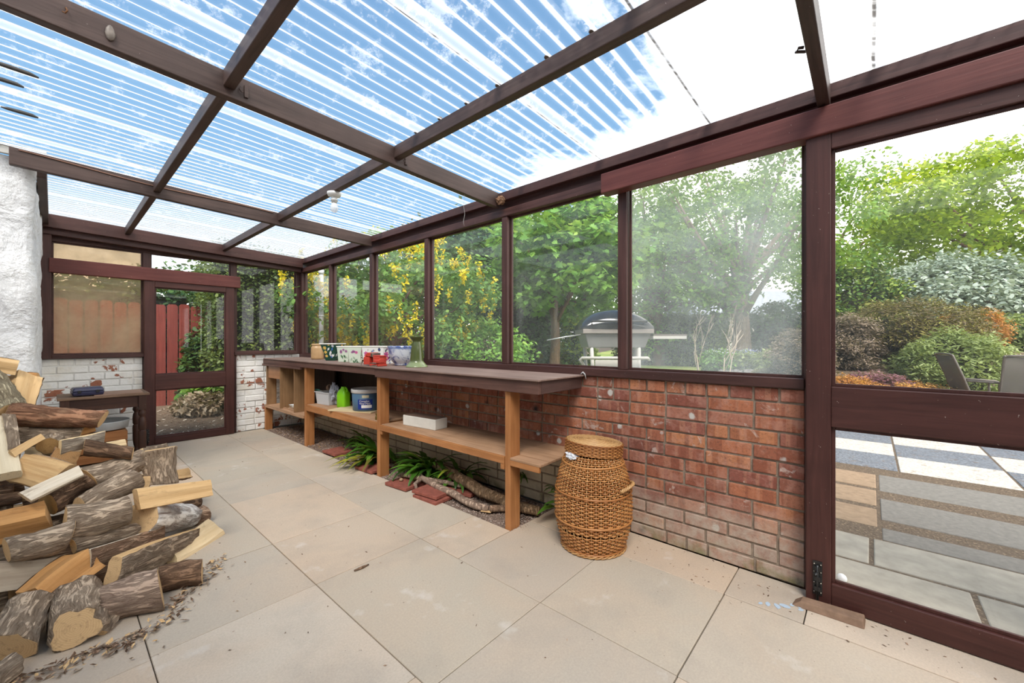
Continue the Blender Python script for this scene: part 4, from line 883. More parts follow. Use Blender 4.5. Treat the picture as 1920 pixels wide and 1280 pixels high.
def make_log(p, q, r, ty, roll, wd, bk, label, seed, group=None):
    p, q = Vector(p), Vector(q); ax = q - p; Lg = ax.length; az = ax.normalized(); mid = (p + q)/2
    tocam = EYE - mid; c = tocam - az*tocam.dot(az)
    if c.length < 1e-3: c = az.orthogonal()
    c.normalize(); c = Matrix.Rotation(math.radians(roll), 3, az) @ c
    ay = az.cross(c); M = Matrix((c, ay, az)).transposed().to_4x4(); M.translation = mid
    P = section(ty, r); n = len(P); rnd = random.Random(seed); K = 12
    amp = {'K': .34, 'R': .10}.get(ty, .09); so = rnd.uniform(0, 99)
    bend = [rnd.uniform(-.08, .08)*r*2 for _ in range(2)]; tilt = [(rnd.uniform(-.28, .28), rnd.uniform(-.28, .28)) for _ in range(2)]
    def pt(i, k, off=0.):
        x, y, b = P[i]; u = k/K; z = (u - .5)*Lg
        q_ = Vector((x*1.6 + so, y*1.6, u*Lg/r*.55)); d = amp*noise.noise(q_) + amp*.5*noise.noise(q_*2.7)
        if not b: d = .09*noise.noise(Vector((x*2.5+so, y*2.5, u*.8))) + .03*noise.noise(Vector((x*9+so, y*9, u*2)))
        f = r*(1 + d); s = 1 + (.10*math.cos(u*PI) if ty in 'RK' else .05*math.cos(u*PI))*(1 if seed % 2 else -1)
        if ty == 'K': s *= 1 + .25*noise.noise(Vector((u*3 + so, 3, 1)))
        X, Y = x*f*s, y*f*s; ln = math.hypot(X, Y) or 1; X += X/ln*off; Y += Y/ln*off
        e = 0 if u < .5 else 1; w_ = abs(u - .5)*2
        z += (tilt[e][0]*X + tilt[e][1]*Y)*w_**3; m_ = math.sin(u*PI)
        return (X + bend[0]*m_, Y + bend[1]*m_, z)
    mb = MB(); vs = [pt(i, k) for k in range(K+1) for i in range(n)]
    mb.add(vs, [(k*n+i, k*n+(i+1) % n, (k+1)*n+(i+1) % n, (k+1)*n+i) for k in range(K) for i in range(n)], 0, .5, False)
    mb.add([pt(i, 0) for i in range(n)], [tuple(range(n))[::-1]], 1); mb.add([pt(i, K) for i in range(n)], [tuple(range(n))], 1)
    o = mb.build('firewood_log', [WOODS[wd], ENDS[wd]]); o.matrix_world = M
    tag(o, label, 'log', group)
    bi = [i for i in range(n) if P[i][2]]
    if bi:
        full = len(bi) == n; kk = 26; w_ = len(bi); b = MB(); vs = []
        def bark(i, u):
            k = u*K; k0 = min(int(k), K-1); t = k - k0; a_ = Vector(pt(i, k0)).lerp(Vector(pt(i, k0+1)), t)
            rad = Vector((a_.x, a_.y, 0)).normalized() if abs(a_.x)+abs(a_.y) > 1e-6 else Vector((1, 0, 0))
            h_ = .10*r*(.55 + .9*noise.noise(Vector((P[i][0]*5+so, P[i][1]*5, u*Lg/r*1.3))) + .5*noise.noise(Vector((P[i][0]*13+so, P[i][1]*13, u*Lg/r*2.6))))
            return a_, a_ + rad*max(.0012, h_)
        for k in range(kk+1):
            u = .004 + .992*k/kk
            for i in bi: vs.append(bark(i, u)[1])
        for k in (0, kk):
            u = .004 + .992*k/kk
            for i in bi: vs.append(bark(i, u)[0])
        fs = []
        for k in range(kk):
            for j in range(w_ if full else w_-1): fs.append((k*w_+j, k*w_+(j+1) % w_, (k+1)*w_+(j+1) % w_, (k+1)*w_+j))
        e0 = (kk+1)*w_; e1 = e0 + w_
        for j in range(w_ if full else w_-1):
            j2 = (j+1) % w_; fs += [(e0+j, e0+j2, j2, j), (kk*w_+j, kk*w_+j2, e1+j2, e1+j)]
        b.add(vs, fs, 0, .5, True); bo = b.build('bark', BARKS[bk], o)
    return o
for i, (p, q, r, ty, roll, wd, bk, lab) in enumerate(LOGS): make_log(p, q, r, ty, roll, wd, bk, lab, i + 3)
rf = random.Random(5); cnt = 0
for yy in (2.62, 2.86, 3.10, 3.34, 3.58, 3.82, 4.06):
    top = min(.9*(yy - 2.28) - .24, .72); z = .075
    while z < top or z < .08:
        if z > top: break
        for xc in (-.72, -.30, .10):
            if xc > 0 and (z > top - .10 or yy > 3.3): continue
            if xc == -.30 and (z > top - .02 or yy > 3.7): continue
            L_ = rf.uniform(.32, .38); an = rf.uniform(-.15, .15); r_ = rf.uniform(.062, .074)
            make_log((xc - L_/2, yy - an*.2, z), (xc + L_/2, yy + an*.2, z + rf.uniform(-.01, .01)), r_, rf.choice('RHQR'), rf.uniform(0, 360), rf.choice(('tan', 'orange', 'tan')), rf.choice(('grey', 'brown')), 'split log buried in the middle of the firewood heap', 100 + cnt, 'firewood buried inside the heap'); cnt += 1
        z += .15
# bark crumbs and chips at the foot of the heap, leaf litter on the slabs
def litter(name, label, cat, spots, mats, smin, smax, flat=.35, seed=1):
    rl = random.Random(seed); m = MB()
    for (x, y, z) in spots:
        s_ = rl.uniform(smin, smax); M = TR(x, y, z, rl.uniform(0, 6.3), rl.uniform(-.5, .5), rl.uniform(-.4, .4))
        w_ = s_*rl.uniform(.2, .5); h_ = s_*flat*.3
        m.add([M @ Vector(v) for v in ((-s_, 0, 0), (-s_*.2, w_, 0), (s_, w_*.2, 0), (s_*.3, -w_, 0), (-s_*.2, 0, h_), (s_*.4, 0, h_))], [(3, 2, 1, 0), (0, 4, 1), (1, 4, 5, 2), (2, 5, 3), (3, 5, 4, 0)][0:5], rl.randrange(len(mats)))
    return tag(m.build(name, mats), label, cat, kind='stuff')
rl = random.Random(8); sp = []
for k in range(520):
    t = rl.random(); x = -.25 + .85*t; y = 2.2 + max(0, x - .25)*1.3 - abs(rl.gauss(0, .06)) + .03
    sp.append((x + rl.uniform(-.04, .06), y, .004 + rl.random()*.012))
litter('bark_crumbs', 'loose bark crumbs and splinters strewn along the foot of the firewood heap', 'bark litter', sp, [BARKS['brown'], BARKS['grey'], BARKS['dark'], BARKS['brown'], WOODS['tan']], .004, .020, seed=3)
sp = [(rl.uniform(.2, 2.3), rl.uniform(.4, 5.9), .002) for k in range(150)] + [(rl.uniform(2.0, 2.36), rl.uniform(.2, 1.1), .002) for k in range(60)] + [(rl.gauss(2.2, .06), rl.gauss(0, .15), .002) for k in range(40)] + [(rl.uniform(1.2, 1.85), rl.uniform(4.6, 6.1), .002) for k in range(50)]
litter('floor_crumbs', 'dark crumbs, dead leaf bits and grit scattered over the paving', 'crumbs', sp, [BARKS['dark'], BARKS['brown']], .003, .009, seed=5)
m = MB(); m.tube([(1.02, 1.98, .007), (1.06, 1.975, .009), (1.10, 1.98, .006)], [.004, .007, .003], 6); tag(m.build('dead_leaf', BARKS['brown']), 'curled dead leaf lying alone on the pinkish slab in the middle of the floor', 'leaf')
m = MB(); m.tube([(1.105, .645, .003), (1.128, .60, .003)], .0018, 5); tag(m.build('twig', BARKS['brown']), 'single thin straight twig on the slab nearest the camera', 'twig')
# ------------------------------------------------------------------ table with the blue case by the back door
TB = thing('side_table', 'small dark table with turned legs standing before the white back wall, beside the door', 'table', (.33, 5.70, 0))
TW = wood('dark mahogany', (.035, .015, .010), (.085, .035, .022), 'X', rough=.5); TZ = wood('dark mahogany upright', (.035, .015, .010), (.085, .035, .022), 'Z', rough=.5)
TT = wood('worn brown table top', (.13, .075, .045), (.30, .19, .125), 'X', rough=.7)
m = MB(); m.box(-.31, .315, -.25, .25, .642, .664); m.build('table_top', TT, TB, bevel=.004)
for nm, b in (('apron', (-.25, .25, -.222, -.204, .53, .642)), ('apron', (-.25, .25, .204, .222, .53, .642)), ('apron', (-.272, -.254, -.2, .2, .53, .642)), ('apron', (.254, .272, -.2, .2, .53, .642))):
    m = MB(); m.box(*b); m.build(nm, TW, TB, bevel=.002)
for sx in (-.262, .262):
    for sy in (-.212, .212):
        m = MB(); m.box(sx-.029, sx+.029, sy-.029, sy+.029, .50, .642)
        m.lathe([(.020, 0), (.026, .012), (.020, .03), (.016, .05), (.024, .075), (.031, .13), (.033, .26), (.030, .285), (.022, .292), (.031, .305), (.033, .36), (.029, .405), (.020, .42), (.020, .43), (.031, .445), (.031, .47), (.024, .482), (.027, .50)], (sx, sy, 0), 24)
        m.build('leg', TZ, TB, bevel=.002)
m = MB(); m.box(-.135, .21, -.19, .16, 0, .007); o = m.build('board_offcut', wood('pinkish brown board', (.34, .20, .13), (.46, .29, .21), 'X', rough=.7), loc=(.395, 5.66, .665), bevel=.001); o.rotation_euler = (0, 0, -.03)
tag(o, 'thin pinkish board lying on the dark table beside the blue case', 'board')
cs = thing('plastic_case', 'dark blue plastic carry case lying on the table', 'case', (.215, 5.60, .6725), .06)
CB = plain('navy blue plastic', (.035, .036, .085), .35, .5, var=.1)
m = MB(); m.hexa([(-.10, -.085, 0), (.10, -.085, 0), (.10, .085, 0), (-.10, .085, 0)], [(-.107, -.092, .036), (.107, -.092, .036), (.107, .092, .036), (-.107, .092, .036)]); m.build('base', CB, cs, bevel=.008, seg=3)
m = MB(); m.hexa([(-.107, -.092, .038), (.107, -.092, .038), (.107, .092, .038), (-.107, .092, .038)], [(-.095, -.08, .074), (.095, -.08, .074), (.095, .08, .074), (-.095, .08, .074)]); m.build('lid', CB, cs, bevel=.010, seg=3)
for dx in (-.06, .06):
    m = MB(); m.box(dx-.012, dx+.012, -.101, -.093, .024, .05); m.build('latch', plain('black plastic', (.02, .02, .022), .4), cs, bevel=.002)
m = MB(); m.box(-.11, .05, -.115, .03, 0, .0025); o = m.build('paper_sheet', plain('white paper', (.72, .72, .70), .8), loc=(.23, 5.545, .667)); o.rotation_euler = (0, 0, .15); bpy.data.objects.remove(o)
m = MB(); m.lathe([(.13, 0), (.19, .01), (.20, .08), (.205, .085), (.198, .09), (.185, .02), (.12, .012)], n=40); tag(m.build('enamel_bowl', plain('grey white enamel', (.55, .58, .60), .4), loc=(.32, 5.72, .305)), 'wide pale enamel bowl under the dark table', 'bowl')
wc = thing('wooden_crate', 'orange wooden crate under the table, carrying the pale bowl', 'crate', (.30, 5.70, 0)); 
for k, z in enumerate((.02, .115, .21)):
    for nm, b in (('slat', (-.19, .19, -.16, -.148, z, z+.085)), ('slat', (-.19, .19, .148, .16, z, z+.085)), ('slat', (-.19, -.178, -.148, .148, z, z+.085)), ('slat', (.178, .19, -.148, .148, z, z+.085))):
        m = MB(); m.box(*b); m.build(nm, P_X, wc, bevel=.002)
m = MB(); m.box(-.178, .178, -.148, .148, .02, .032); m.build('base', P_X, wc)
m = MB(); m.box(-.178, .178, -.148, .148, .290, .302); m.build('lid', P_X, wc)
# ------------------------------------------------------------------ lamp holder, stuck shell, nests, hooks, cable
lp = thing('batten_lampholder', 'white batten lampholder with a bulb under the right purlin', 'lamp', (1.4125, 3.05, ZT(1.4125)-.075))
WP = plain('white plastic fitting', (.72, .72, .70), .4, .4)
m = MB(); m.lathe([(.022, -.034), (.044, -.026), (.050, -.012), (.050, 0)], n=28); m.build('base', WP, lp)
m = MB(); m.lathe([(.020, -.075), (.021, -.035)], n=24); m.lathe([(.025, -.062), (.025, -.05)], n=24); m.build('lamp_socket', WP, lp)
m = MB(); m.lathe([(.003, -.152), (.016, -.147), (.027, -.13), (.029, -.115), (.024, -.095), (.016, -.078)], n=28)
def mat_bulb():
    mm, nt = new_mat('pearl bulb glass'); n = N(nt); tr = n.n('BsdfTransparent'); p = n.pbsdf((.85, .85, .85), .15, None, .5); mx = n.n('MixShader'); mx.inputs[0].default_value = .5; n.l(tr.outputs[0], mx.inputs[1]); n.l(p, mx.inputs[2]); n.done(mx.outputs[0]); return mm
m.build('bulb', mat_bulb(), lp)
m = MB(); m.lathe([(.001, -.030), (.011, -.022), (.015, -.004), (.012, .014), (.006, .026), (.001, .030)], n=18, M=TR(0, 0, 0) @ Matrix.Diagonal((1, .55, 1, 1)))
tag(m.build('snail_shell', plain('grey brown shell', (.22, .18, .15), .5, .4, var=.4, scale=60), loc=(.145, 2.193, 2.368)), 'grey pod shaped shell stuck on the long middle rafter, near its left end', 'shell')
m = MB(); m.tube([(.03, 2.199, 2.395), (.03, 2.185, 2.39), (.034, 2.178, 2.378), (.028, 2.180, 2.366), (.022, 2.187, 2.372)], .0025, 6)
tag(m.build('cup_hook', plain('rusty iron', (.16, .07, .03), .7, .3, .5)), 'small rusty hook on the long middle rafter, left of the grey shell', 'hook')
for x, y, z, lab in ((.60, 2.196, 2.352, 'small wooden strap hanging on the middle rafter where it meets the left purlin'), (1.475, 2.196, 2.322, 'small curled hook strap on the middle rafter where it meets the right purlin')):
    m = MB(); m.box(-.008, .008, -.004, .003, -.028, .028); m.tube([(-.022, -.003, .012), (-.030, -.01, -.005), (-.022, -.012, -.016), (-.014, -.006, -.01)], .003, 6)
    tag(m.build('rafter_hook', BX, loc=(x, y, z), bevel=.001), lab, 'hook')
m = MB(); m.tube([(1.925, .158, 2.30), (1.92, .19, 2.298), (1.90, .215, 2.298), (1.885, .205, 2.30), (1.893, .19, 2.30)], .006, 6); tag(m.build('bracket_hook', BX), 'bent clip sticking out of the near rafter over the sliding door', 'hook')
ns = crumple((0, 0, 0), .034, .034, .032, 3.3, amp=.35); tag(ns.build('wasp_nest', plain('papery brown nest', (.30, .17, .10), .9, .1, var=.5, scale=70, bump=.8), loc=(2.315, 2.165, 2.282)), 'small round brown wasp nest on the end of the middle rafter', 'nest')
pts = [(x, 4.1485 - .003, ZT(x) - .012 - .035*abs(math.sin((x+.2)*2.2))**2*.6) for x in np.linspace(-.15, 1.35, 40)]
m = MB(); m.tube(pts, .004, 6); tag(m.build('cable', plain('brown cable', (.20, .10, .065), .6)), 'thin brown cable clipped along the rafter in front of the white corner', 'cable')
for (x, y, z0, z1, lab) in ((1.98, 2.215, 2.262, 2.02, 'loose cobweb thread hanging from the middle rafter end'),):
    m = MB(); m.tube([(x + .006*math.sin(k*.9), y, z0 + (z1-z0)*k/14) for k in range(15)], .0012, 5); tag(m.build('cobweb_thread', plain('dusty web', (.42, .40, .37), .9)), lab, 'cobweb')
def slug(x, y, L_, rz, lab):
    m = MB(); m.tube([(-L_/2, 0, 0), (-L_/3, .004, .003), (0, .002, .004), (L_/3, -.002, .003), (L_/2, 0, 0)], [.003, .008, .010, .009, .004], 10)
    o = m.build('slug', plain('slug grey', (.06, .055, .05), .4, .4), loc=(x, y, ZT(x) - .013)); o.rotation_euler = (0, 0, rz); tag(o, lab, 'slug')
slug(-.13, 2.93, .17, .12, 'longest of the dark slugs on the roof sheet at the top left corner'); slug(-.16, 3.10, .13, .12, 'small dark slug below the longest one on the roof sheet'); slug(-.12, 3.46, .13, .12, 'lowest of the dark slugs on the roof sheet, towards the house eave')
# ------------------------------------------------------------------ gravel strip, tiles, branches
rg = random.Random(21); gm = MB(); gm.box(1.886, 2.372, 1.60, 6.16, -.06, -.008, 0)
struct(gm.build('gravel_bed', M_GRAVEL), 'earthy gravel strip between paving and brick wall under the bench', 'gravel bed')
gm = MB()
for k in range(9000):
    y = 1.62 + (6.1 - 1.62)*rg.random()**1.5; x = rg.uniform(1.895, 2.365); s_ = rg.uniform(.0035, .0085); z = -.006 + .012*max(0, noise.noise(Vector((x*5, y*5, 0))))
    M = TR(x, y, z, rg.uniform(0, 6.3), rg.uniform(-.4, .4)); a, b, c = s_, s_*rg.uniform(.6, .9), s_*rg.uniform(.45, .7)
    gm.add([M @ Vector(v) for v in ((-a, 0, 0), (0, -b, 0), (a, 0, 0), (0, b, 0), (0, 0, c), (0, 0, -c))], [(0, 1, 4), (1, 2, 4), (2, 3, 4), (3, 0, 4), (1, 0, 5), (2, 1, 5), (3, 2, 5), (0, 3, 5)])
tag(gm.build('pea_gravel', M_STONES), 'loose brown pea gravel under the workbench', 'gravel', kind='stuff')
sp = [(rg.uniform(1.9, 2.36), rg.uniform(3.9, 6.0), .006) for k in range(700)]
litter('dead_leaves', 'brown dead leaves and bits lying under the far end of the bench', 'dead leaves', sp, [BARKS['brown'], BARKS['dark'], WOODS['rotten']], .006, .022, seed=14)
TILE = plain('red quarry tile', (.27, .085, .06), .8, .2, var=.3, scale=25, bump=.3)
tl = [((1.995, 4.22, .018), .05, 'red quarry tile near the second bench leg from the far end'), ((1.955, 3.44, .016), .08, 'red quarry tile just behind the bench leg in the middle, leaning on the paving edge'),
      ((1.915, 2.86, .016), .10, 'red quarry tile with a snail shell on it, right of the middle bench leg'), ((1.915, 2.475, .010), .05, 'lower red tile of the pair under the forked branch'), ((1.93, 2.505, .036), .13, 'upper red tile of the pair under the forked branch'),
      ((2.17, 2.63, .012), -.1, 'red tile lying at the back between the two branches'), ((2.16, 2.40, .012), .18, 'red tile at the back end of the tile row, under the thick branch')]
for i, ((x, y, z), rz, lab) in enumerate(tl):
    m = MB(); m.box(-.105, .105, -.13, .13, -.012, .012); o = m.build('quarry_tile', TILE, loc=(x, y, z), bevel=.003); o.rotation_euler = (0, random.uniform(-.03, .03), rz); tag(o, lab, 'tile', 'red tiles under the bench')
def branch(name, lab, runs, mat):
    root = None
    for j, (pts, rr) in enumerate(runs):
        P = [Vector(p) for p in pts]; Q = []; R = []
        for k in range(len(P)-1):
            for q in range(6):
                t = q/6; v = P[k].lerp(P[k+1], t); w_ = rr[k] + (rr[k+1]-rr[k])*t
                Q.append(v + Vector((noise.noise(v*9), noise.noise(v*9 + Vector((5, 0, 0))), .5*noise.noise(v*9 + Vector((0, 7, 0)))))*.012); R.append(w_*(1 + .12*noise.noise(v*25)))
        Q.append(P[-1]); R.append(rr[-1]); m = MB(); m.tube(Q, R, 12)
        o = m.build(name if root is None else 'side_branch', mat, root)
        root = root or tag(o, lab, 'branch')
    return root
branch('fallen_branch', 'thick mottled branch lying along the wall under the bench', [([(2.17, 2.80, .125), (2.14, 2.5, .105), (2.10, 2.15, .07), (2.10, 1.86, .05), (2.15, 1.66, .045)], [.030, .042, .042, .036, .030])], mat_bark('mottled branch bark', (.13, .075, .04), (.36, .23, .13), (.42, .30, .19), 1.2))
branch('forked_branch', 'grey forked branch lying over the red tiles and gravel', [([(1.945, 3.02, .055), (1.99, 2.74, .068), (1.965, 2.4, .055), (1.955, 2.08, .03), (1.99, 1.98, .026)], [.017, .022, .026, .026, .020]),
    ([(1.99, 2.74, .068), (1.90, 2.70, .056), (1.85, 2.62, .052)], [.018, .014, .010]), ([(1.985, 2.72, .068), (2.06, 2.55, .06), (2.12, 2.38, .05)], [.018, .020, .013]), ([(1.99, 2.74, .068), (2.03, 2.80, .10)], [.012, .009])], BARKS['greybrown'])
branch('short_branch', 'short dark branch end beside the nearest bench leg', [([(1.99, 1.965, .028), (2.10, 1.86, .03), (2.2, 1.80, .03)], [.022, .026, .026])], BARKS['brown'])
m = MB(); m.lathe([(.001, .0), (.016, .003), (.018, .012), (.010, .022), (.001, .026)], n=14); tag(m.build('snail_shell', plain('tan shell', (.33, .21, .12), .6), loc=(1.90, 2.90, .030)), 'tan snail shell sitting on a red tile', 'shell')
m = MB(); m.obox(TR(1.972, 1.98, .012, .4), .02, .075, .006); tag(m.build('wood_chip', WOODS['tan'], bevel=.001), 'pinkish wood chip lying on the gravel near the nearest bench leg', 'chip')
# ------------------------------------------------------------------ hart's tongue ferns
def mat_leaf(name, stops, tl=.35, rough=.5, spec=.35):
    m, nt = new_mat(name); n = N(nt); c = n.ramp(n.attr(), stops)
    p = n.pbsdf(c, rough, None, spec); t = n.n('BsdfTranslucent'); n.l(n.mix(.35, c, (.45, .55, .05), 'MIX'), t.inputs['Color'])
    mx = n.n('MixShader'); mx.inputs[0].default_value = tl; n.l(p, mx.inputs[1]); n.l(t.outputs[0], mx.inputs[2]); n.done(mx.outputs[0]); return m
FERN = mat_leaf('fern green', [(0., (.02, .07, .008)), (.5, (.05, .15, .016)), (.85, (.10, .23, .025)), (1., (.30, .36, .04))], .25, .35, .5)
FERNY = mat_leaf('yellowing fern', [(0., (.10, .07, .02)), (.4, (.22, .24, .03)), (.7, (.42, .36, .04)), (1., (.10, .16, .02))], .25, .4)
def frond(m, base, az, el, L_, wid, droop, rnd, wavy=.18):
    K = 12; vs = []; p = Vector(base); e = el; d = L_/K
    for k in range(K+1):
        t = k/K; w_ = wid*min(1, t*5+.12)*(1 - max(0, (t-.55)/.45)**1.6)*(1 + wavy*math.sin(k*2.4))
        dr = Vector((math.cos(az)*math.cos(e), math.sin(az)*math.cos(e), math.sin(e))); sd_ = Vector((-math.sin(az), math.cos(az), 0))
        nn = sd_.cross(dr); lift = wavy*wid*.7*math.sin(k*2.9)
        vs += [p - sd_*w_ - nn*(w_*.35) + nn*lift*.5, p, p + sd_*w_ - nn*(w_*.35) - nn*lift*.5]
        p = p + dr*d; e -= droop/K
        if p.z < .012: p.z = .012 + .004*math.sin(k); e = max(e, 0)
    fs = [f for k in range(K) for f in ((k*3, k*3+1, k*3+4, k*3+3), (k*3+1, k*3+2, k*3+5, k*3+4))]
    m.add(vs, fs, 0, rnd, True)
def fern(name, lab, x, y, n_, L0, L1, wid, seed, az0=0, az1=2*PI, yell=(), cat='fern', zb=.01):
    r = random.Random(seed); root = thing(name, lab, cat, (x, y, 0)); g = MB(); yl = MB()
    for k in range(n_):
        az = r.uniform(az0, az1); frond(g, (r.uniform(-.03, .03), r.uniform(-.03, .03), zb), az, r.uniform(.75, 1.45), r.uniform(L0, L1), wid*r.uniform(.75, 1.1), r.uniform(1.2, 2.4), min(1, max(0, r.gauss(.45, .22))))
    for (az, el, L_, dr_) in yell: frond(yl, (r.uniform(-.03, .03), r.uniform(-.03, .03), zb), az, el, L_, wid*.85, dr_, r.random(), .28)
    tag(g.build('fronds', FERN, root), kind='stuff')
    if yell: tag(yl.build('yellow_fronds', FERNY, root), 'yellowing and dying fronds', kind='stuff')
    return root
W_ = PI
fern('harts_tongue_fern', 'fern with yellow and brown fronds drooping onto the paving left of middle bench leg', 2.10, 3.60, 46, .24, .40, .024, 4, PI*.45, PI*1.6, [(PI*1.0, .5, .50, .9), (PI*.93, .45, .46, .8), (PI*1.08, .6, .50, 1.1), (PI*1.15, .5, .44, .9), (PI*.86, .55, .50, 1.), (PI*1.02, .8, .46, 1.6), (PI*.97, .3, .40, .4), (PI*1.2, .7, .45, 1.4)])
fern('harts_tongue_fern', 'large lush dark green fern behind the red tiles, right of the middle bench leg', 2.17, 2.86, 62, .24, .42, .026, 9, PI*.35, PI*1.65)
fern('harts_tongue_fern', 'shaded green fern at the wall just right of the large lush one', 2.24, 2.55, 34, .20, .36, .024, 12, PI*.4, PI*1.7)
fern('harts_tongue_fern', 'dim fern at the wall behind the middle bench leg', 2.24, 3.16, 22, .18, .32, .022, 15, PI*.5, PI*1.5)
fern('harts_tongue_fern', 'dim fern in the shade at the wall left of the yellowing one', 2.26, 4.15, 26, .18, .34, .022, 17, PI*.5, PI*1.5)
fern('harts_tongue_fern', 'two bright green fern leaves on the paving left of the wicker basket', 2.29, 1.50, 5, .26, .34, .034, 31, PI*.9, PI*1.12)
fern('wall_fern', 'little green weed hanging on the brick wall behind the nearest bench leg', 2.345, 1.98, 10, .10, .20, .010, 23, PI*.6, PI*1.4, zb=.14, cat='weed')
fern('wall_fern', 'tiny green weed on the wall between nearest bench leg and basket', 2.345, 1.66, 7, .06, .12, .008, 25, PI*.6, PI*1.4, zb=.13, cat='weed')
# timber wedge at the right hand door, golf ball outside
m = MB(); m.hexa([(-.045, -.115, 0), (.03, -.125, 0), (.034, .12, 0), (-.03, .135, 0)], [(-.03, -.11, .026), (.022, -.12, .030), (.026, .09, .028), (-.018, .10, .024)])
o = m.build('door_wedge', plain('weathered brown wedge wood', (.24, .15, .10), .85, .2, var=.3, scale=25), loc=(2.232, .135, .0), bevel=.004); o.rotation_euler = (0, 0, .10); tag(o, 'worn wooden wedge lying on the paving against the foot of the right hand door', 'wedge')
m = MB(); m.lathe([(.0215*math.sin(PI*k/14), -.0215*math.cos(PI*k/14)) for k in range(1, 14)], n=24); tag(m.build('golf_ball', plain('white ball', (.78, .78, .78), .4), loc=(2.555, .105, .022)), 'white golf ball lying just outside the right hand door', 'ball')
def mat_chalk():
    mm, nt = new_mat('blue paint spill'); n = N(nt); n.done(n.pbsdf((.36, .44, .52), .7)); return mm
m = MB()
for (x, y, s_) in ((2.16, .285, .022), (2.19, .262, .014), (2.20, .235, .016), (2.175, .228, .012), (2.135, .31, .018), (2.125, .345, .016), (2.11, .37, .012)): m.prism([(s_*(1+.4*noise.noise(Vector((k, x*50, y*50))))*math.cos(k*PI/5), s_*.6*(1+.4*noise.noise(Vector((k+9, x*50, 1))))*math.sin(k*PI/5)) for k in range(10)], TR(x, y, .0012, x*40), .0008)
tag(m.build('paint_spill', mat_chalk()), 'dribble of pale blue paint on the slab before the right hand door post', 'stain', kind='stuff')
# ------------------------------------------------------------------ garden
def zg(x, y):
    """ground height outside"""
    s = lambda a, b, t: max(0., min(1., (t - a) / (b - a)))
    sm = lambda t: t*t*(3-2*t)
    lawn = .34 * sm(s(2.9, 4.0, x)) * sm(s(.75, 1.45, y - max(0, (x - 5) * .06)))
    bed = (.42 * sm(s(7.6, 8.6, x + y * .3)) + .55 * sm(s(9., 13., x))) * sm(s(-.95, -.35, y + max(0, x - 9.2) * .5)) * sm(s(1.8, .8, y - max(0, x - 6) * .02))
    back = .22 * sm(s(6.4, 9.5, y)) * sm(s(5.0, 3.6, x))
    far = .2 * sm(s(14, 40, x))
    return max(lawn, bed, back) + far - .012
xs = np.concatenate([np.linspace(-6, 2.4, 18), np.linspace(2.52, 14, 70), np.linspace(14.6, 30, 24), np.linspace(32, 90, 14)])
ysg = np.concatenate([np.linspace(-40, -4, 16), np.linspace(-3.6, 12, 84), np.linspace(12.8, 60, 20)])
vs = [(x, y, zg(x, y) if not (x < 2.5 and y < 6.28) else -.14) for y in ysg for x in xs]; q = len(xs)
def mat_ground():
    m, nt = new_mat('garden ground'); n = N(nt); o = n.obj(); s = n.sep(o)
    gr = n.mix(n.noise(o, 60, 3), (.12, .20, .03), (.26, .36, .075)); gr = n.mix(n.ramp(n.noise(o, .8, 4), [(.4, 0.), (.65, 1.)]), gr, (.42, .43, .13))
    so = n.mix(n.noise(o, 40, 5, .7), (.07, .05, .034), (.21, .15, .10)); so = n.mix(n.ramp(n.noise(o, 70, 2), [(.6, 0.), (.66, 1.)]), so, (.30, .22, .14))
    wob = n.math('MULTIPLY', n.math('SUBTRACT', n.noise(o, 1.2, 3), .5), .8)
    fx = n.ramp(n.math('MULTIPLY', n.math('ADD', s[0], wob), .1), [(.30, 0.), (.31, 1.)])
    fy = n.ramp(n.math('MULTIPLY', n.math('ADD', n.math('SUBTRACT', s[1], n.math('MULTIPLY', n.math('MAXIMUM', n.math('SUBTRACT', s[0], 5.), 0.), .04)), wob), .1), [(.13, 0.), (.14, 1.)])
    fb = n.ramp(n.math('MULTIPLY', n.math('SUBTRACT', s[1], n.math('MULTIPLY', s[0], .35)), .1), [(.52, 1.), (.54, 0.)])
    n.done(n.pbsdf(n.mix(n.math('MULTIPLY', n.math('MULTIPLY', fx, fy), fb), so, gr), .9, n.bump(n.noise(o, 50, 4), .6, .03), .15)); return m
m = MB(); m.add(vs, [(j*q+i, j*q+i+1, (j+1)*q+i+1, (j+1)*q+i) for j in range(len(ysg)-1) for i in range(q-1)], 0, .5, True)
struct(m.build('garden_ground', mat_ground()), 'lawn and soil of the garden outside', 'ground')
# terrace
def mat_agg(name, c1, c2):
    m, nt = new_mat(name); n = N(nt); o = n.obj(); vo = n.n('TexVoronoi'); vo.inputs['Scale'].default_value = 75; n.l(o, vo.inputs['Vector'])
    cc = n.n('SeparateColor'); n.l(vo.outputs['Color'], cc.inputs[0]); c = n.mix(cc.outputs[0], c1, c2)
    c = n.mix(n.math('MULTIPLY', n.ramp(n.noise(o, 12, 4, .7), [(.58, 0.), (.66, 1.)]), .5), c, (.20, .12, .06)); n.done(n.pbsdf(c, .85, n.bump(vo.outputs['Distance'], .5, .006), .2)); return m
A_W = mat_agg('white aggregate slab', (.46, .41, .34), (.66, .62, .55)); A_B = mat_agg('blue grey aggregate slab', (.115, .122, .135), (.23, .245, .265))
S_G = plain('dark grey stone slab', (.235, .215, .185), .85, .2, var=.25, scale=35, bump=.3); S_L = plain('lichened grey paving', (.43, .385, .31), .85, .2, var=.25, scale=9, bump=.3)
S_O = plain('sandy orange stone', (.37, .255, .16), .9, .15, var=.25, scale=20, bump=.4)
m = MB(); m.box(2.46, 9.2, -5.5, .95, -.12, -.03); struct(m.build('terrace_base', plain('earth and leaf debris', (.26, .15, .08), .95, .1, var=.45, scale=45, bump=.8)), 'bed of orange brown debris between the terrace slabs', 'terrace')
PV = [0]
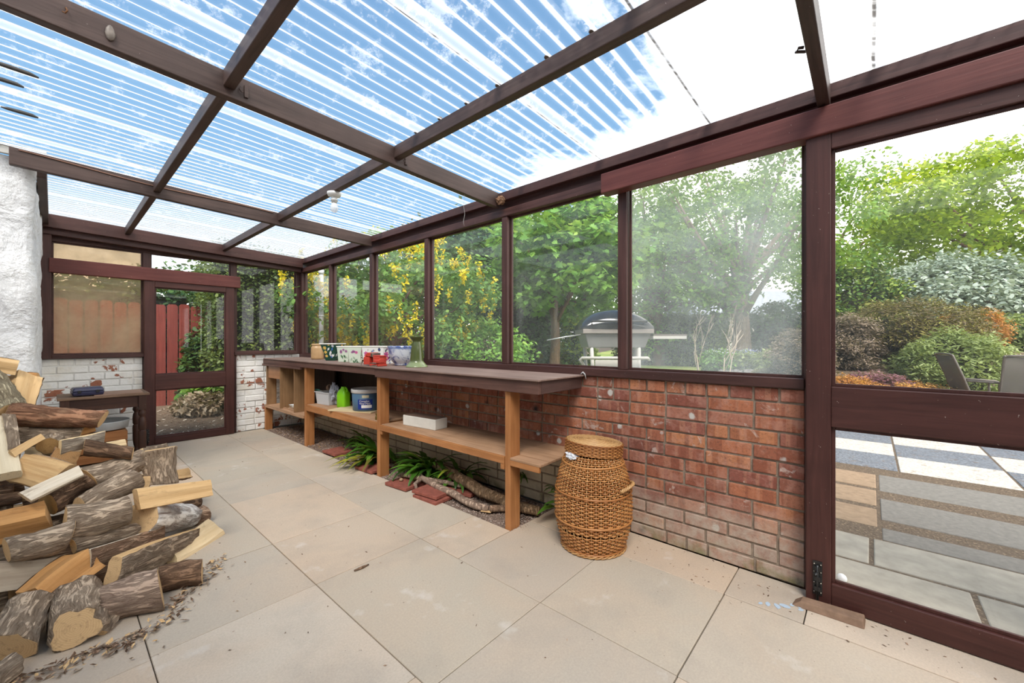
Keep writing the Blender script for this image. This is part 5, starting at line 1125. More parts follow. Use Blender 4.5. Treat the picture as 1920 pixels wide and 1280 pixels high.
def paver(x0, x1, y0, y1, mat, lab):
    mm = MB(); mm.box(x0+.005, x1-.005, y0+.005, y1-.005, -.08, -.008 + random.uniform(-.003, .003)); o = mm.build('terrace_slab', mat, bevel=.006); o['kind'] = 'structure'; tag(o, lab, 'slab')
for i in range(6):
    for j in range(-7, 1):
        w_ = (i + j) % 2 == 0; x0 = 5.12 + i*.665; y1 = .53 + j*.73
        paver(x0, x0+.66, y1-.725, y1, A_B if w_ else A_W, 'square of the %s aggregate checkerboard terrace' % ('blue grey' if w_ else 'white'))
for (x0, x1) in ((4.36, 4.89), (3.66, 4.15), (3.29, 3.51)):
    for y0 in np.arange(-5.2, -.1, 1.29): paver(x0, x1, y0, min(y0+1.28, -.045), S_G, 'long dark grey stone strip set in debris outside the right hand door')
for (x0, x1) in ((4.42, 4.86), (3.95, 4.36), (3.50, 3.88)): paver(x0, x1, -.04, .40, S_O, 'sandy orange stone at the left end of the grey strips')
for k, (x0, x1, y0, y1) in enumerate(((2.47, 2.88, -.36, .94), (2.47, 2.88, -1.5, -.37), (2.89, 3.28, .0, .94), (2.89, 3.28, -1.0, -.01), (2.47, 2.88, -3, -1.51), (2.89, 3.28, -2.4, -1.01))): paver(x0, x1, y0, y1, S_L, 'lichened grey paving slab directly outside the right hand door')
m = MB(); m.box(2.47, 2.60, .19, 1.0, -.1, .93); m.box(2.47, 2.60, 1.0, 6.3, -.1, .93)
struct(m.build('trim_91', plain('grey cement render', (.42, .41, .39), .9)), 'cement rendered outer face of the low wall', 'wall')
# ------------------------------------------------------------------ foliage builders
SHAPES = {'oval': [(0, 0), (.25, .24), (.6, .26), (1, 0), (.6, -.26), (.25, -.24)], 'dia': [(0, 0), (.45, .3), (1, 0), (.45, -.3)], 'needle': [(0, -.07), (.5, -.17), (1, 0), (.5, .17), (0, .07)],
          'maple': [(0, .03), (.05, .34), (.28, .28), (.34, .56), (.52, .30), (.70, .34), (.74, .16), (1.05, 0), (.74, -.16), (.70, -.34), (.52, -.30), (.34, -.56), (.28, -.28), (.05, -.34), (0, -.03)]}
def leaf_mesh(name, mat, P, size, parent=None, shape='dia', up=.5, droop=0., svar=.35, rnd=None, seed=1, out=None, outw=0.):
    g = np.random.default_rng(seed); P = np.asarray(P, float); n_ = len(P); T = np.array(SHAPES[shape]); k = len(T)
    nr = g.normal(size=(n_, 3)); nr /= np.linalg.norm(nr, axis=1)[:, None]; nr[:, 2] = np.abs(nr[:, 2])*.8 + up
    if out is not None: nr += out*outw
    nr /= np.linalg.norm(nr, axis=1)[:, None]
    d = g.normal(size=(n_, 3)); d[:, 2] -= droop*1.5
    if out is not None: d += out*outw*.5
    d -= nr*(d*nr).sum(1)[:, None]; d /= np.maximum(1e-6, np.linalg.norm(d, axis=1))[:, None]; s_ = np.cross(nr, d)
    sz = size*(1 + svar*g.uniform(-1, 1, n_))
    V = P[:, None, :] + sz[:, None, None]*(T[None, :, 0, None]*d[:, None, :] + T[None, :, 1, None]*s_[:, None, :] - (np.abs(T[None, :, 1, None])*.35 + .12*T[None, :, 0, None]**2)*nr[:, None, :]*-1*.6)
    me = bpy.data.meshes.new(name); me.vertices.add(n_*k); me.vertices.foreach_set('co', V.reshape(-1))
    me.loops.add(n_*k); me.loops.foreach_set('vertex_index', np.arange(n_*k, dtype=np.int32)); me.polygons.add(n_)
    me.polygons.foreach_set('loop_start', np.arange(0, n_*k, k, dtype=np.int32)); me.polygons.foreach_set('loop_total', np.full(n_, k, dtype=np.int32))
    a = me.attributes.new('rnd', 'FLOAT', 'FACE'); a.data.foreach_set('value', (g.random(n_) if rnd is None else np.clip(rnd, 0, 1)).astype(np.float32))
    me.materials.append(mat); me.update(calc_edges=True); me.validate()
    o = bpy.data.objects.new(name, me); COL.objects.link(o)
    if parent is not None: o.parent = parent
    return o
def clump_pts(rad, ncl, crad, n_, seed, inner=.35, flat=.75, zmin=None):
    g = np.random.default_rng(seed); u = g.normal(size=(ncl, 3)); u /= np.linalg.norm(u, axis=1)[:, None]
    rr = (inner**3 + (1-inner**3)*g.random(ncl))**(1/3); Cc = u*rr[:, None]*np.array(rad)
    if zmin is not None: Cc[:, 2] = np.maximum(Cc[:, 2], zmin)
    idx = g.integers(0, ncl, n_); sc = crad*g.uniform(.7, 1.25, ncl)
    off = g.normal(size=(n_, 3)); off /= np.linalg.norm(off, axis=1)[:, None]; off *= (g.random(n_)**.45)[:, None]; off[:, 2] *= flat
    ct = g.normal(.0, .13, ncl)
    return Cc, Cc[idx] + off*sc[idx][:, None], off, g.random(n_)*.55 + .22 + ct[idx] + off[:, 2]*.12
def tree(name, lab, cat, base, cz, rad, ncl, crad, n_, size, mat, barkm, tr=.25, seed=1, shape='dia', lean=(0, 0), group=None, inner=.35, up=.45, droop=.15, th=None, nb=14):
    x, y, z = base; root = thing(name, lab, cat, (x, y, z), 0, group); Cc, P, off, r = clump_pts(rad, ncl, crad, n_, seed, inner)
    cen = np.array((lean[0], lean[1], cz - z)); leaf_o = leaf_mesh('foliage', mat, P + cen, size, root, shape, up, droop, rnd=r, seed=seed, out=off, outw=.5)
    tag(leaf_o, kind='stuff')
    g = random.Random(seed); m = MB(); H = th if th else (cz - z)*.8
    tp = [Vector((lean[0]*t*.6 + .06*math.sin(t*5), lean[1]*t*.6, H*t)) for t in np.linspace(0, 1, 8)]; m.tube([tp[0] - Vector((0, 0, .2))] + tp, [tr*1.35] + [tr*(1.2 - .55*t) for t in np.linspace(0, 1, 8)], 12)
    for i in g.sample(range(len(Cc)), min(nb, len(Cc))):
        s0 = tp[g.randrange(4, 8)]; e = Vector(Cc[i] + cen); md = s0.lerp(e, .5) + Vector((g.uniform(-.1, .1), g.uniform(-.1, .1), .12))*rad[2]*.3
        m.tube([s0, s0.lerp(md, .5) + Vector((0, 0, .03*rad[2])), md, md.lerp(e, .5), e], [tr*.38, tr*.32, tr*.25, tr*.16, tr*.06], 6)
    m.build('trunk', barkm, root); return root
def shrub(name, lab, cat, base, rad, ncl, crad, n_, size, mat, seed=1, shape='dia', group=None, up=.4, droop=0., core=None, flat=.8, inner=.82, outw=.6):
    x, y, z = base; root = thing(name, lab, cat, (x, y, z), 0, group); Cc, P, off, r = clump_pts(rad, ncl, crad, n_, seed, inner, flat)
    ge = np.random.default_rng(seed + 500); ne = n_//2; u = ge.normal(size=(ne, 3)); u /= np.linalg.norm(u, axis=1)[:, None]
    P = np.concatenate([P, u*np.array(rad)*(.86 + .16*ge.random(ne))[:, None]]); off = np.concatenate([off, u]); r = np.concatenate([r, ge.random(ne)*.55 + .12])
    P = P + np.array((0, 0, rad[2]*.55)); P[:, 2] = np.maximum(P[:, 2], .01)
    o = leaf_mesh('foliage', mat, P, size, root, shape, up, droop, rnd=r, seed=seed, out=off, outw=outw); tag(o, kind='stuff')
    g = random.Random(seed + 1); m = MB()
    for i in range(min(len(Cc), 26)):
        c = Vector(Cc[i]) + Vector((0, 0, rad[2]*.55)); b = Vector((g.uniform(-.15, .15)*rad[0], g.uniform(-.15, .15)*rad[1], -.05)); m.tube([b, b.lerp(c, .5) + Vector((0, 0, .05*rad[2])), c], [.018*rad[2]+.004, .012*rad[2]+.003, .003], 5)
    if core: core *= .86; m.lathe([(math.sin(PI*k/10)*core*.98 + .001, rad[2]*.5 - math.cos(PI*k/10)*rad[2]*core) for k in range(11)], n=16, M=Matrix.Diagonal((rad[0], rad[1], 1, 1)))  # solid dark core added among the stems so the foliage is not see-through
    m.build('stems', M_TWIG_CORE, root); return root
def hedge(name, lab, x0, x1, y0, y1, z0, z1, n_, size, mat, seed=1, shape='dia', cat='hedge', bulge=.18, face=None):
    cx, cy = (x0+x1)/2, (y0+y1)/2; root = thing(name, lab, cat, (cx, cy, z0)); g = np.random.default_rng(seed); hx, hy, hz = (x1-x0)/2, (y1-y0)/2, z1-z0
    P = np.stack([g.uniform(-hx, hx, n_), g.uniform(-hy, hy, n_), g.uniform(0, hz, n_)], 1); nrm = np.zeros((n_, 3))
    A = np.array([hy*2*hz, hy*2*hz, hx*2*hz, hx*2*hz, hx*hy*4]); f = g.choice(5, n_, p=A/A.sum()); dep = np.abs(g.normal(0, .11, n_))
    for k, (ax, sg) in enumerate(((0, -1), (0, 1), (1, -1), (1, 1), (2, 1))):
        mk = f == k; lim = (hx, hy, hz)[ax]; wob = np.array([bulge*(noise.noise(Vector(p)*1.3) + .5*noise.noise(Vector(p)*3.1)) for p in P[mk]]) if mk.any() else 0
        P[mk, ax] = sg*(lim - dep[mk] + wob); nrm[mk, ax] = sg
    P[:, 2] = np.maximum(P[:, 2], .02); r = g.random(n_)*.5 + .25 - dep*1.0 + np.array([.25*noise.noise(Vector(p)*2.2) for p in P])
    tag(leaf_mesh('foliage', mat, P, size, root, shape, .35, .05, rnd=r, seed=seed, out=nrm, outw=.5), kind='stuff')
    m = MB(); m.box(-hx+.22, hx-.22, -hy+.22, hy-.22, -.1, hz-.22); gg = random.Random(seed)  # the box is a dark core added behind the leaves to close gaps
    for k in range(30):
        a = Vector((gg.uniform(-hx, hx)*.8, gg.uniform(-hy, hy)*.8, gg.uniform(.1, hz*.8))); m.tube([a, a + Vector((gg.uniform(-.4, .4), gg.uniform(-.4, .4), gg.uniform(0, .4)))], .008, 5)
    m.build('stems', M_TWIG_CORE, root); return root
M_TWIG_CORE = plain('dark twigs and core', (.032, .034, .016), .95, .1, var=.4, scale=20)  # for stems and for the solid filler cores of shrubs and hedges
BK = BARKS['greybrown']; BKD = BARKS['dark']
def LM(name, a, b, c, d, tl=.4): return mat_leaf(name, [(0., a), (.4, b), (.75, c), (1., d)], tl, .5, .3)
L_LIME = LM('lime tree leaves', (0.051, 0.128, 0.020), (0.145, 0.289, 0.043), (0.272, 0.459, 0.068), (0.442, 0.612, 0.102)); L_YG = LM('yellow green leaves', (0.096, 0.175, 0.018), (0.263, 0.385, 0.025), (0.473, 0.595, 0.044), (0.735, 0.787, 0.070))
L_MAP = LM('maple leaves', (0.051, 0.145, 0.020), (0.145, 0.323, 0.051), (0.289, 0.527, 0.102), (0.544, 0.714, 0.153)); L_DK = LM('dark evergreen leaves', (0.016, 0.045, 0.013), (0.040, 0.096, 0.024), (0.080, 0.160, 0.040), (0.144, 0.256, 0.064), .2)
L_HED = LM('hedge leaves', (0.032, 0.064, 0.016), (0.096, 0.144, 0.035), (0.192, 0.256, 0.056), (0.384, 0.448, 0.096), .3); L_BRH = LM('brown beech hedge leaves', (0.064, 0.056, 0.029), (0.160, 0.136, 0.064), (0.272, 0.224, 0.104), (0.352, 0.368, 0.128), .3)
L_LAB = LM('laburnum leaves', (0.051, 0.119, 0.034), (0.119, 0.255, 0.060), (0.221, 0.391, 0.093), (0.374, 0.561, 0.136)); L_YEL = LM('laburnum blossom', (.55, .38, .01), (.80, .60, .015), (.90, .74, .03), (.95, .85, .10), .3)
L_SIL = LM('silver grey leaves', (.19, .24, .17), (.36, .43, .33), (.54, .61, .50), (.70, .74, .64), .2); L_VAR = LM('variegated leaves', (0.024, 0.064, 0.019), (0.072, 0.160, 0.032), (0.320, 0.416, 0.064), (0.640, 0.672, 0.128), .25)
L_HEA = LM('brown green heather', (0.056, 0.035, 0.019), (0.160, 0.112, 0.040), (0.272, 0.240, 0.056), (0.384, 0.384, 0.080), .2); L_PNK = LM('pinkish faded heather', (.10, .07, .045), (.22, .16, .105), (.36, .27, .19), (.48, .36, .27), .2)
L_ORA = LM('orange heather', (0.275, 0.100, 0.025), (0.525, 0.213, 0.044), (0.688, 0.325, 0.062), (0.725, 0.475, 0.100), .25); L_PUR = LM('purple heather', (0.088, 0.031, 0.037), (0.213, 0.075, 0.094), (0.338, 0.138, 0.150), (0.450, 0.225, 0.213), .2)
L_LG = LM('fresh light green', (.12, .16, .045), (.24, .30, .09), (.36, .43, .15), (.50, .55, .25), .35); L_BLU = LM('blue flowers', (.10, .12, .35), (.18, .20, .50), (.30, .32, .62), (.5, .5, .7), .2)
L_WHT = LM('small pale flowers', (.5, .5, .5), (.66, .64, .66), (.75, .75, .75), (.8, .8, .8), .2); L_DRY = LM('dry dead leaves', (.12, .075, .04), (.28, .20, .12), (.42, .33, .22), (.52, .43, .32), .2)
# ------------------------------------------------------------------ trees
tree('lime_tree', 'tall tree with a thick grey trunk seen through the large hazy window', 'tree', (15.286, 3.240, .4), 4.938, (3.9, 3.9, 2.85), 95, .72, 19000, .135, L_LIME, BK, .27, 3, inner=.25, th=2.6, nb=34)
tree('lime_tree', 'huge yellow green tree filling the upper right pane of the sliding door', 'tree', (26.440, -4.246, .6), 6.325, (7.0, 8.0, 4.2), 170, 1.2, 44000, .23, L_YG, BKD, .36, 5, lean=(1.7, -1.93), inner=.45, th=4.2, nb=22)
tree('maple_tree', 'maple with big light green lobed leaves outside the window left of the barbecue', 'tree', (7.666, 5.520, .3), 3.013, (1.75, 1.75, 1.25), 60, .5, 9500, .14, L_MAP, BKD, .11, 8, 'maple', lean=(-.25, -.35), inner=.3, up=.7, droop=.7, nb=16)
tree('leafy_tree', 'dense mid green tree standing behind the barbecue hood', 'tree', (14.340, 5.671, .4), 3.565, (2.6, 2.6, 2.5), 80, .75, 13000, .16, L_LIME, BKD, .2, 12, inner=.3)
tree('leafy_tree', 'tall dark tree behind the maple, its crown cut by the roof', 'tree', (11.566, 9.563, .4), 3.647, (4.0, 4.0, 2.5), 100, 1.0, 15000, .19, L_DK, BKD, .3, 14, inner=.3)
tree('leafy_tree', 'dark tree behind the yellow blossom, right of the blossom tree', 'tree', (8.822, 10.404, .3), 2.867, (2.9, 2.9, 2.0), 90, .85, 12000, .17, L_DK, BKD, .28, 17, inner=.3)
tree('leafy_tree', 'green tree whose crown fills the right edge of the large hazy window', 'tree', (30.217, 2.051, .5), 7.180, (3.6, 3.6, 4.6), 60, 1.1, 8000, .22, L_LIME, BKD, .3, 19, inner=.3)
tree('leafy_tree', 'distant pale green tree at the left side of the hazy window', 'tree', (29.145, 12.324, .5), 8.680, (5.5, 5.5, 4.4), 60, 1.3, 8000, .27, L_LIME, BKD, .4, 23, inner=.3)
lab_ = tree('laburnum_tree', 'laburnum tree with hanging yellow blossom outside the far windows', 'tree', (4.139, 6.491, .2), 1.917, (1.75, 1.75, 1.05), 80, .42, 15000, .085, L_LAB, BKD, .08, 29, 'oval', inner=.35, droop=.4, nb=20)
g_ = np.random.default_rng(77); bp = []; sz_ = []
for k in range(300):
    u = g_.normal(size=3); u /= np.linalg.norm(u); c = u*np.array((1.7, 1.7, 1.0))*g_.uniform(.85, 1.1); c[2] += 1.917 + .0
    Ln = g_.uniform(.14, .32)
    for q_ in range(34):
        t = g_.random(); rr_2 = .042*(1 - .7*t); a = g_.uniform(0, 6.3); bp.append((c[0] + rr_2*math.cos(a), c[1] + rr_2*math.sin(a), c[2] - Ln*t))
tag(leaf_mesh('blossom', L_YEL, np.array(bp), .048, lab_, 'oval', .1, .4, seed=78), 'hanging yellow flower clusters', kind='stuff')
# hedges and shrubs
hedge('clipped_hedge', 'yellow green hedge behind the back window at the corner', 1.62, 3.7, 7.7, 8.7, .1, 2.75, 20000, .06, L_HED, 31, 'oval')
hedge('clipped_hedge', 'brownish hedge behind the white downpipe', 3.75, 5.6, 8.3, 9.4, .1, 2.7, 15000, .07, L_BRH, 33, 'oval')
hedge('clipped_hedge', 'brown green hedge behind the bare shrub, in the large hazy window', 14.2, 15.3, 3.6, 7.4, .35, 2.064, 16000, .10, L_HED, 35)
shrub('bush', 'dark brown twiggy bush outside behind the green candlestick', 'bush', (6.116, 6.670, .25), (.85, .85, .75), 30, .32, 5250, 0.081, L_BRH, 37, core=.6)
shrub('bush', 'dark evergreen bush beneath the maple', 'bush', (8.868, 7.332, .3), (1.5, 1.5, 1.7), 40, .5, 9000, 0.115, L_DK, 39, core=.7)
shrub('bush', 'bright yellow green bush left of the barbecue hood', 'bush', (9.800, 6.278, .3), (.62, .62, 1.25), 26, .32, 3900, 0.115, L_YG, 41, core=.5)
shrub('bush', 'fresh green bush behind the dusty window, below the maple', 'bush', (5.175, 5.016, .3), (.6, .6, .75), 22, .28, 3300, 0.075, L_MAP, 43, core=.5)
shrub('bush', 'rounded glossy dark green bush right of the big trunk', 'bush', (17.208, 2.425, .5), (1.45, 1.45, 1.35), 46, .42, 10500, 0.115, L_DK, 45, 'oval', core=.75)
shrub('heather_bush', 'tall pinkish faded heather at the right edge of the hazy window', 'heather', (9.794, 0.999, 0.444), (.50, .50, .62), 34, .20, 9750, 0.057, L_PNK, 47, 'needle', core=.6, up=.8)
shrub('heather_bush', 'pinkish faded heather just right of the sliding door stile', 'heather', (10.920, 0.328, 0.667), (.50, .50, .68), 34, .2, 9750, 0.057, L_PNK, 49, 'needle', core=.6, up=.8)
shrub('heather_bush', 'wide brown green heather mound under the silver bush', 'heather', (11.989, -0.579, 0.870), (1.28, 1.28, .74), 70, .28, 22500, 0.063, L_HEA, 51, 'needle', core=.75, up=.9)
shrub('heather_bush', 'orange tinged heather at the right end of the wide brown mound', 'heather', (13.150, -1.591, 0.958), (.55, .55, .55), 34, .22, 9000, 0.057, L_ORA, 53, 'needle', core=.6, up=.9)
shrub('bush', 'rounded light green bush in front of the heather, behind the garden chairs', 'bush', (10.552, -1.067, .30), (.95, .75, .66), 46, .22, 12000, 0.069, L_LG, 55, 'needle', core=.75, up=.7)
shrub('bush', 'big silvery grey leaved bush seen through the right hand door', 'bush', (17.667, -1.568, 0.969), (2.75, 2.4, 1.68), 110, .52, 25500, 0.121, L_SIL, 57, 'oval', core=.8, up=.6)
shrub('bush', 'dark bush with yellow edged leaves, left of the silvery bush', 'bush', (15.684, 0.375, 0.960), (1.15, 1.15, 1.55), 44, .42, 10500, 0.103, L_VAR, 59, 'oval', core=.75)
shrub('bush', 'green bush at the right edge behind the garden chairs', 'bush', (15.098, -2.587, .5), (.95, .95, .85), 40, .32, 9000, 0.081, L_LG, 61, core=.7)
shrub('heather_carpet', 'purple heather carpet at the front of the planted bed', 'heather', (8.722, -0.053, 0.408), (.42, .42, .14), 30, .12, 6300, 0.046, L_PUR, 63, 'needle', up=1.)
shrub('heather_carpet', 'orange heather carpet at the front of the planted bed, nearest the terrace', 'heather', (8.531, -0.441, 0.340), (.85, .55, .10), 60, .12, 12000, 0.046, L_ORA, 65, 'needle', up=1.)
shrub('heather_carpet', 'orange heather patch at the left end of the bed by the door stile', 'heather', (8.410, 0.299, 0.396), (.45, .45, .14), 34, .12, 6300, 0.046, L_ORA, 67, 'needle', up=1.)
shrub('heather_bush', 'low rusty heather mound at the lawn edge beside the rocks', 'heather', (10.131, 1.523, 0.239), (.55, .42, .22), 34, .15, 7500, 0.052, L_HEA, 69, 'needle', up=.9, core=.6)
for px_i, (c_, lab, mt, sd_) in enumerate((((11.960, 2.473, 0.328), 'leafy green perennials at the lawn edge behind the bare shrub', L_LG, 71), ((11.745, 1.811, 0.324), 'pale flowering perennials above the rocks', L_LG, 73), ((11.781, 2.978, 0.328), 'green perennials left of the big trunk foot', L_MAP, 75))):
    s_ = shrub('perennial_clump', lab, 'plant', c_, (.52, .45, .40), 26, .16, 2600, .09, mt, sd_, up=.6)
    fl_ = np.random.default_rng(sd_).normal(size=(160, 3))*np.array((.32, .3, .05)) + np.array((0, 0, .60)); leaf_mesh('flowers', L_BLU if px_i == 0 else L_WHT, fl_, .035, s_, 'oval', seed=sd_)
shrub('perennial_clump', 'small yellow green plant with pale tips outside behind the bench end', 'plant', (4.017, 3.005, 0.328), (.26, .2, .10), 22, .07, 1350, 0.057, L_LG, 80, up=.7)
for i, (p_, r_, lab) in enumerate((((10.801, 2.426, 0.328), .18, 'middle grey rock at the lawn edge'), ((10.664, 2.128, 0.328), .2, 'right hand grey rock at the lawn edge, by the rusty heather'), ((10.952, 2.708, 0.328), .15, 'left hand grey rock at the lawn edge'), ((8.946, 0.297, 0.408), .12, 'grey rock in the bed near the purple heather'))):
    tag(crumple((0, 0, r_*.3), r_*1.3, r_, r_*.7, i*3.1, n=12, amp=.3).build('garden_rock', plain('grey garden rock', (.25, .23, .21), .9, .2, var=.3, scale=15, bump=.5), loc=p_), lab, 'rock')
# bare shrub on the lawn
bs = MB(); rb = random.Random(4)
def grow(p, d, L_, r_, dep):
    q1 = p + d*L_*.5 + Vector((rb.uniform(-.02, .02), rb.uniform(-.02, .02), 0)); q2 = p + d*L_
    bs.tube([p, q1, q2], [r_, r_*.85, r_*.65], 6)
    if dep:
        for k in range(3 if dep > 1 else 2):
            nd = (d + Vector((rb.uniform(-.75, .75), rb.uniform(-.75, .75), rb.uniform(-.05, .5)))).normalized(); grow(p.lerp(q2, rb.uniform(.5, 1)), nd, L_*rb.uniform(.55, .8), r_*.6, dep-1)
for (dx, dy, tx, ty) in ((-.22, .25, -.05, .1), (.06, -.08, .05, -.05), (.12, -.15, .12, -.14)): grow(Vector((dx, dy, 0)), Vector((tx, ty, 1)).normalized(), .52, .014, 3 if dx < .1 else 2)
o = tag(bs.build('bare_shrub', plain('pale buff twigs', (.50, .40, .30), .8, .2, var=.2)), 'bare shrub with pale buff twigs on the lawn, in the large hazy window', 'shrub'); o.location = (7.160, 1.865, zg(7.160, 1.865)); o.scale = (.85, .85, 1.22)
tb = np.random.default_rng(3).normal(size=(10, 3))
# back garden: red fence, shrubs and dead clump
fn = thing('board_fence', 'red painted board fence outside the back door', 'fence', (.9, 8.5, .1))
FR = wood('faded red fence paint', (.17, .026, .016), (.30, .062, .040), 'Z', rough=.8)
for k in range(24):
    x = -1.9 + k*.152; h_ = 1.68 + .012*math.sin(k*2.1); m = MB(); m.prism([(-.068, -.1), (.068, -.1), (.068, h_-.03), (.045, h_), (-.045, h_), (-.068, h_-.03)], TR(x, 0, 0) @ Matrix.Rotation(PI/2, 4, 'X'), .02); m.build('fence_board', FR, fn, bevel=.002)
for z in (.35, 1.45):
    m = MB(); m.box(-1.97, 1.66, .002, .05, z, z+.08); m.build('fence_rail', FR, fn)
shrub('bush', 'glossy dark bush in front of the red fence, right part of the back door pane', 'bush', (1.756, 8.583, .12), (.42, .40, .80), 40, .20, 5400, 0.086, L_DK, 91, 'oval', up=.5)
shrub('bush', 'low leafy green plant above the dead clump in the lower door pane', 'bush', (1.696, 8.047, .13), (.30, .3, .35), 20, .16, 1500, 0.115, L_MAP, 93, 'oval')
shrub('dead_clump', 'bleached clump of dead leaves outside the lower back door pane', 'dead plant', (1.541, 7.694, .12), (.34, .26, .14), 26, .11, 2550, 0.081, L_DRY, 95, up=.2)
shrub('dry_grass', 'wispy dry grass at the left of the lower back door pane', 'grass', (1.190, 9.073, .12), (.16, .2, .26), 16, .12, 630, 0.184, L_DRY, 97, 'needle', up=.1, outw=1.)
tree('leafy_tree', 'dark leaved tree overhanging the red fence behind the back door', 'tree', (2.279, 15.542, .2), 2.305, (2.3, 2.0, 1.0), 50, .6, 6000, .15, L_DK, BKD, .14, 99, 'oval')
shrub('bush', 'yellow green hedge plant between red fence and corner hedge', 'bush', (2.435, 10.231, .2), (.55, .55, 1.25), 40, .28, 6300, 0.081, L_HED, 101, 'oval', core=.6)
sp = [(rl.uniform(.2, 2.2), rl.uniform(6.5, 8.3), 0) for k in range(900)]
litter('soil_litter', 'dry twigs and leaf bits on the soil outside the back door', 'leaf litter', [(x, y, zg(x, y) + .008) for x, y, z in sp], [BARKS['brown'], WOODS['bleached'], BARKS['dark']], .008, .035, seed=41)
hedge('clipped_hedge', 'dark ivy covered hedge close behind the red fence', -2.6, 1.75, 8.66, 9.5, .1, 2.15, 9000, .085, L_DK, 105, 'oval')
# downpipe, bowls
m = MB(); m.tube([(2.60, 6.12, 2.35), (2.64, 6.12, 2.25), (2.64, 6.12, -.05)], .034, 18); m.lathe([(.040, 0), (.040, .06)], (2.64, 6.12, 2.18), 18)
for z in (1.55,): m.lathe([(.041, 0), (.041, .02)], (2.64, 6.12, z), 18)
tag(m.build('downpipe', plain('white drainpipe plastic', (.72, .75, .80), .4, .4)), 'white downpipe outside the far corner window', 'pipe')
m = MB(); m.lathe([(.16, 0), (.20, .06), (.21, .065), (.195, .06), (.15, .015)], n=28); tag(m.build('plastic_bowl', plain('dusty blue plastic bowl', (.12, .18, .33), .5), loc=(7.847, 2.598, zg(7.847, 2.598) + .01)), 'blue bowl lying on the lawn left of the bare shrub', 'bowl')
# ------------------------------------------------------------------ barbecue
bx_, by_ = 4.105, 2.150; bz = zg(bx_, by_)
bq = thing('barbecue', 'gas barbecue with a black hood and white legs outside the window', 'barbecue', (bx_, by_, bz), -math.asin(.7493))
BKM = plain('glossy black enamel', (.010, .011, .013), .12, .6, var=.0); GRY = plain('grey barbecue body', (.20, .20, .19), .5, .4); WHP = plain('off white painted metal', (.50, .48, .43), .5, .4, var=.1); GWD = wood('silvered wood slats', (.10, .085, .07), (.20, .17, .14), 'X', rough=.8)
hz0 = .985
m = MB(); prof = [(-.30, 0), (-.30, .04), (-.285, .10), (-.24, .155), (-.16, .20), (-.05, .222), (.06, .215), (.16, .18), (.23, .11), (.26, .04), (.26, 0)]
K = 24; vs = []
for k in range(K+1):
    u = -1 + 2*k/K; s_ = math.sqrt(max(.05, 1 - u*u*.93))
    for (yy, zz_) in prof: vs.append((u*.375, yy*(.9 + .1*s_), hz0 + zz_*s_))
q = len(prof); fs = [(k*q+i, (k+1)*q+i, (k+1)*q+i+1, k*q+i+1) for k in range(K) for i in range(q-1)] + [tuple(range(q)), tuple(K*q+i for i in range(q))[::-1], tuple(k*q for k in range(K+1))[::-1] + tuple(k*q+q-1 for k in range(K+1))]
m.add(vs, fs[:-1], 0, .5, True); hood_o = m.build('hood', BKM, bq)
m = MB(); m.tube([(-.28, -.30, hz0+.07), (-.28, -.345, hz0+.075), (.28, -.345, hz0+.075), (.28, -.30, hz0+.07)], .011, 8); m.build('hood_handle', plain('dark handle', (.03, .03, .03), .4), hood_o)
m = MB(); m.box(-.37, .37, -.29, .26, hz0-.05, hz0-.002); m.build('rim', plain('worn grey brown rim', (.26, .23, .20), .6), bq, bevel=.006)
m = MB(); m.hexa([(-.30, -.22, hz0-.20), (.30, -.22, hz0-.20), (.30, .22, hz0-.20), (-.30, .22, hz0-.20)], [(-.345, -.26, hz0-.05), (.345, -.26, hz0-.05), (.345, .24, hz0-.05), (-.345, .24, hz0-.05)]); m.build('firebox', GRY, bq, bevel=.01)
for k in range(4):
    m = MB(); m.box(.375, .73, -.25+k*.11, -.16+k*.11, hz0-.075, hz0-.055); m.build('shelf_slat', GWD, bq, bevel=.003)
m = MB(); m.box(.37, .72, -.26, -.235, hz0-.105, hz0-.075); m.box(.37, .72, .12, .145, hz0-.105, hz0-.075); m.build('shelf_bracket', WHP, bq)
m = MB(); m.tube([(-.38, -.2, hz0-.06), (-.55, -.22, hz0-.085), (-.74, -.24, hz0-.12)], .007, 6); m.build('fork_rod', plain('pale steel rod', (.6, .6, .58), .3, .5, .6), bq)
for (x, y, dx) in ((-.27, -.2, .05), (-.27, .2, .05), (.24, -.2, 0), (.33, .2, .0)):
    m = MB(); m.tube([(x, y, hz0-.06), (x + dx*.5, y, .45), (x + dx, y, .0)], .02, 8); m.build('leg', WHP, bq)
m = MB(); m.tube([(-.30, -.2, .52), (-.40, -.28, .665), (-.385, -.30, .68), (.30, -.30, .68), (.33, -.25, .66)], .017, 8); m.build('front_bar', WHP, bq)
m = MB(); m.box(-.23, .22, -.22, -.205, .50, .655); m.build('front_panel', WHP, bq, bevel=.004)
m = MB(); m.box(-.26, .32, -.2, .2, .16, .18); m.build('base_shelf', WHP, bq)
M_ = Matrix.Translation((bx_, by_, bz)) @ Matrix.Rotation(-math.asin(.7493), 4, 'Z'); p_ = M_ @ Vector((.20, -.05, .182))
gc = thing('gas_cylinder', 'blue gas cylinder standing under the barbecue', 'gas cylinder', tuple(p_)); m = MB(); m.lathe([(.11, 0), (.13, .015), (.135, .04), (.135, .25), (.115, .30), (.05, .33)], n=24); m.build('cylinder_body', plain('blue gas bottle', (.02, .09, .45), .35), gc); m = MB(); m.lathe([(.04, .325), (.04, .36), (.02, .365), (.02, .39)], n=14); m.build('valve', STEEL, gc)
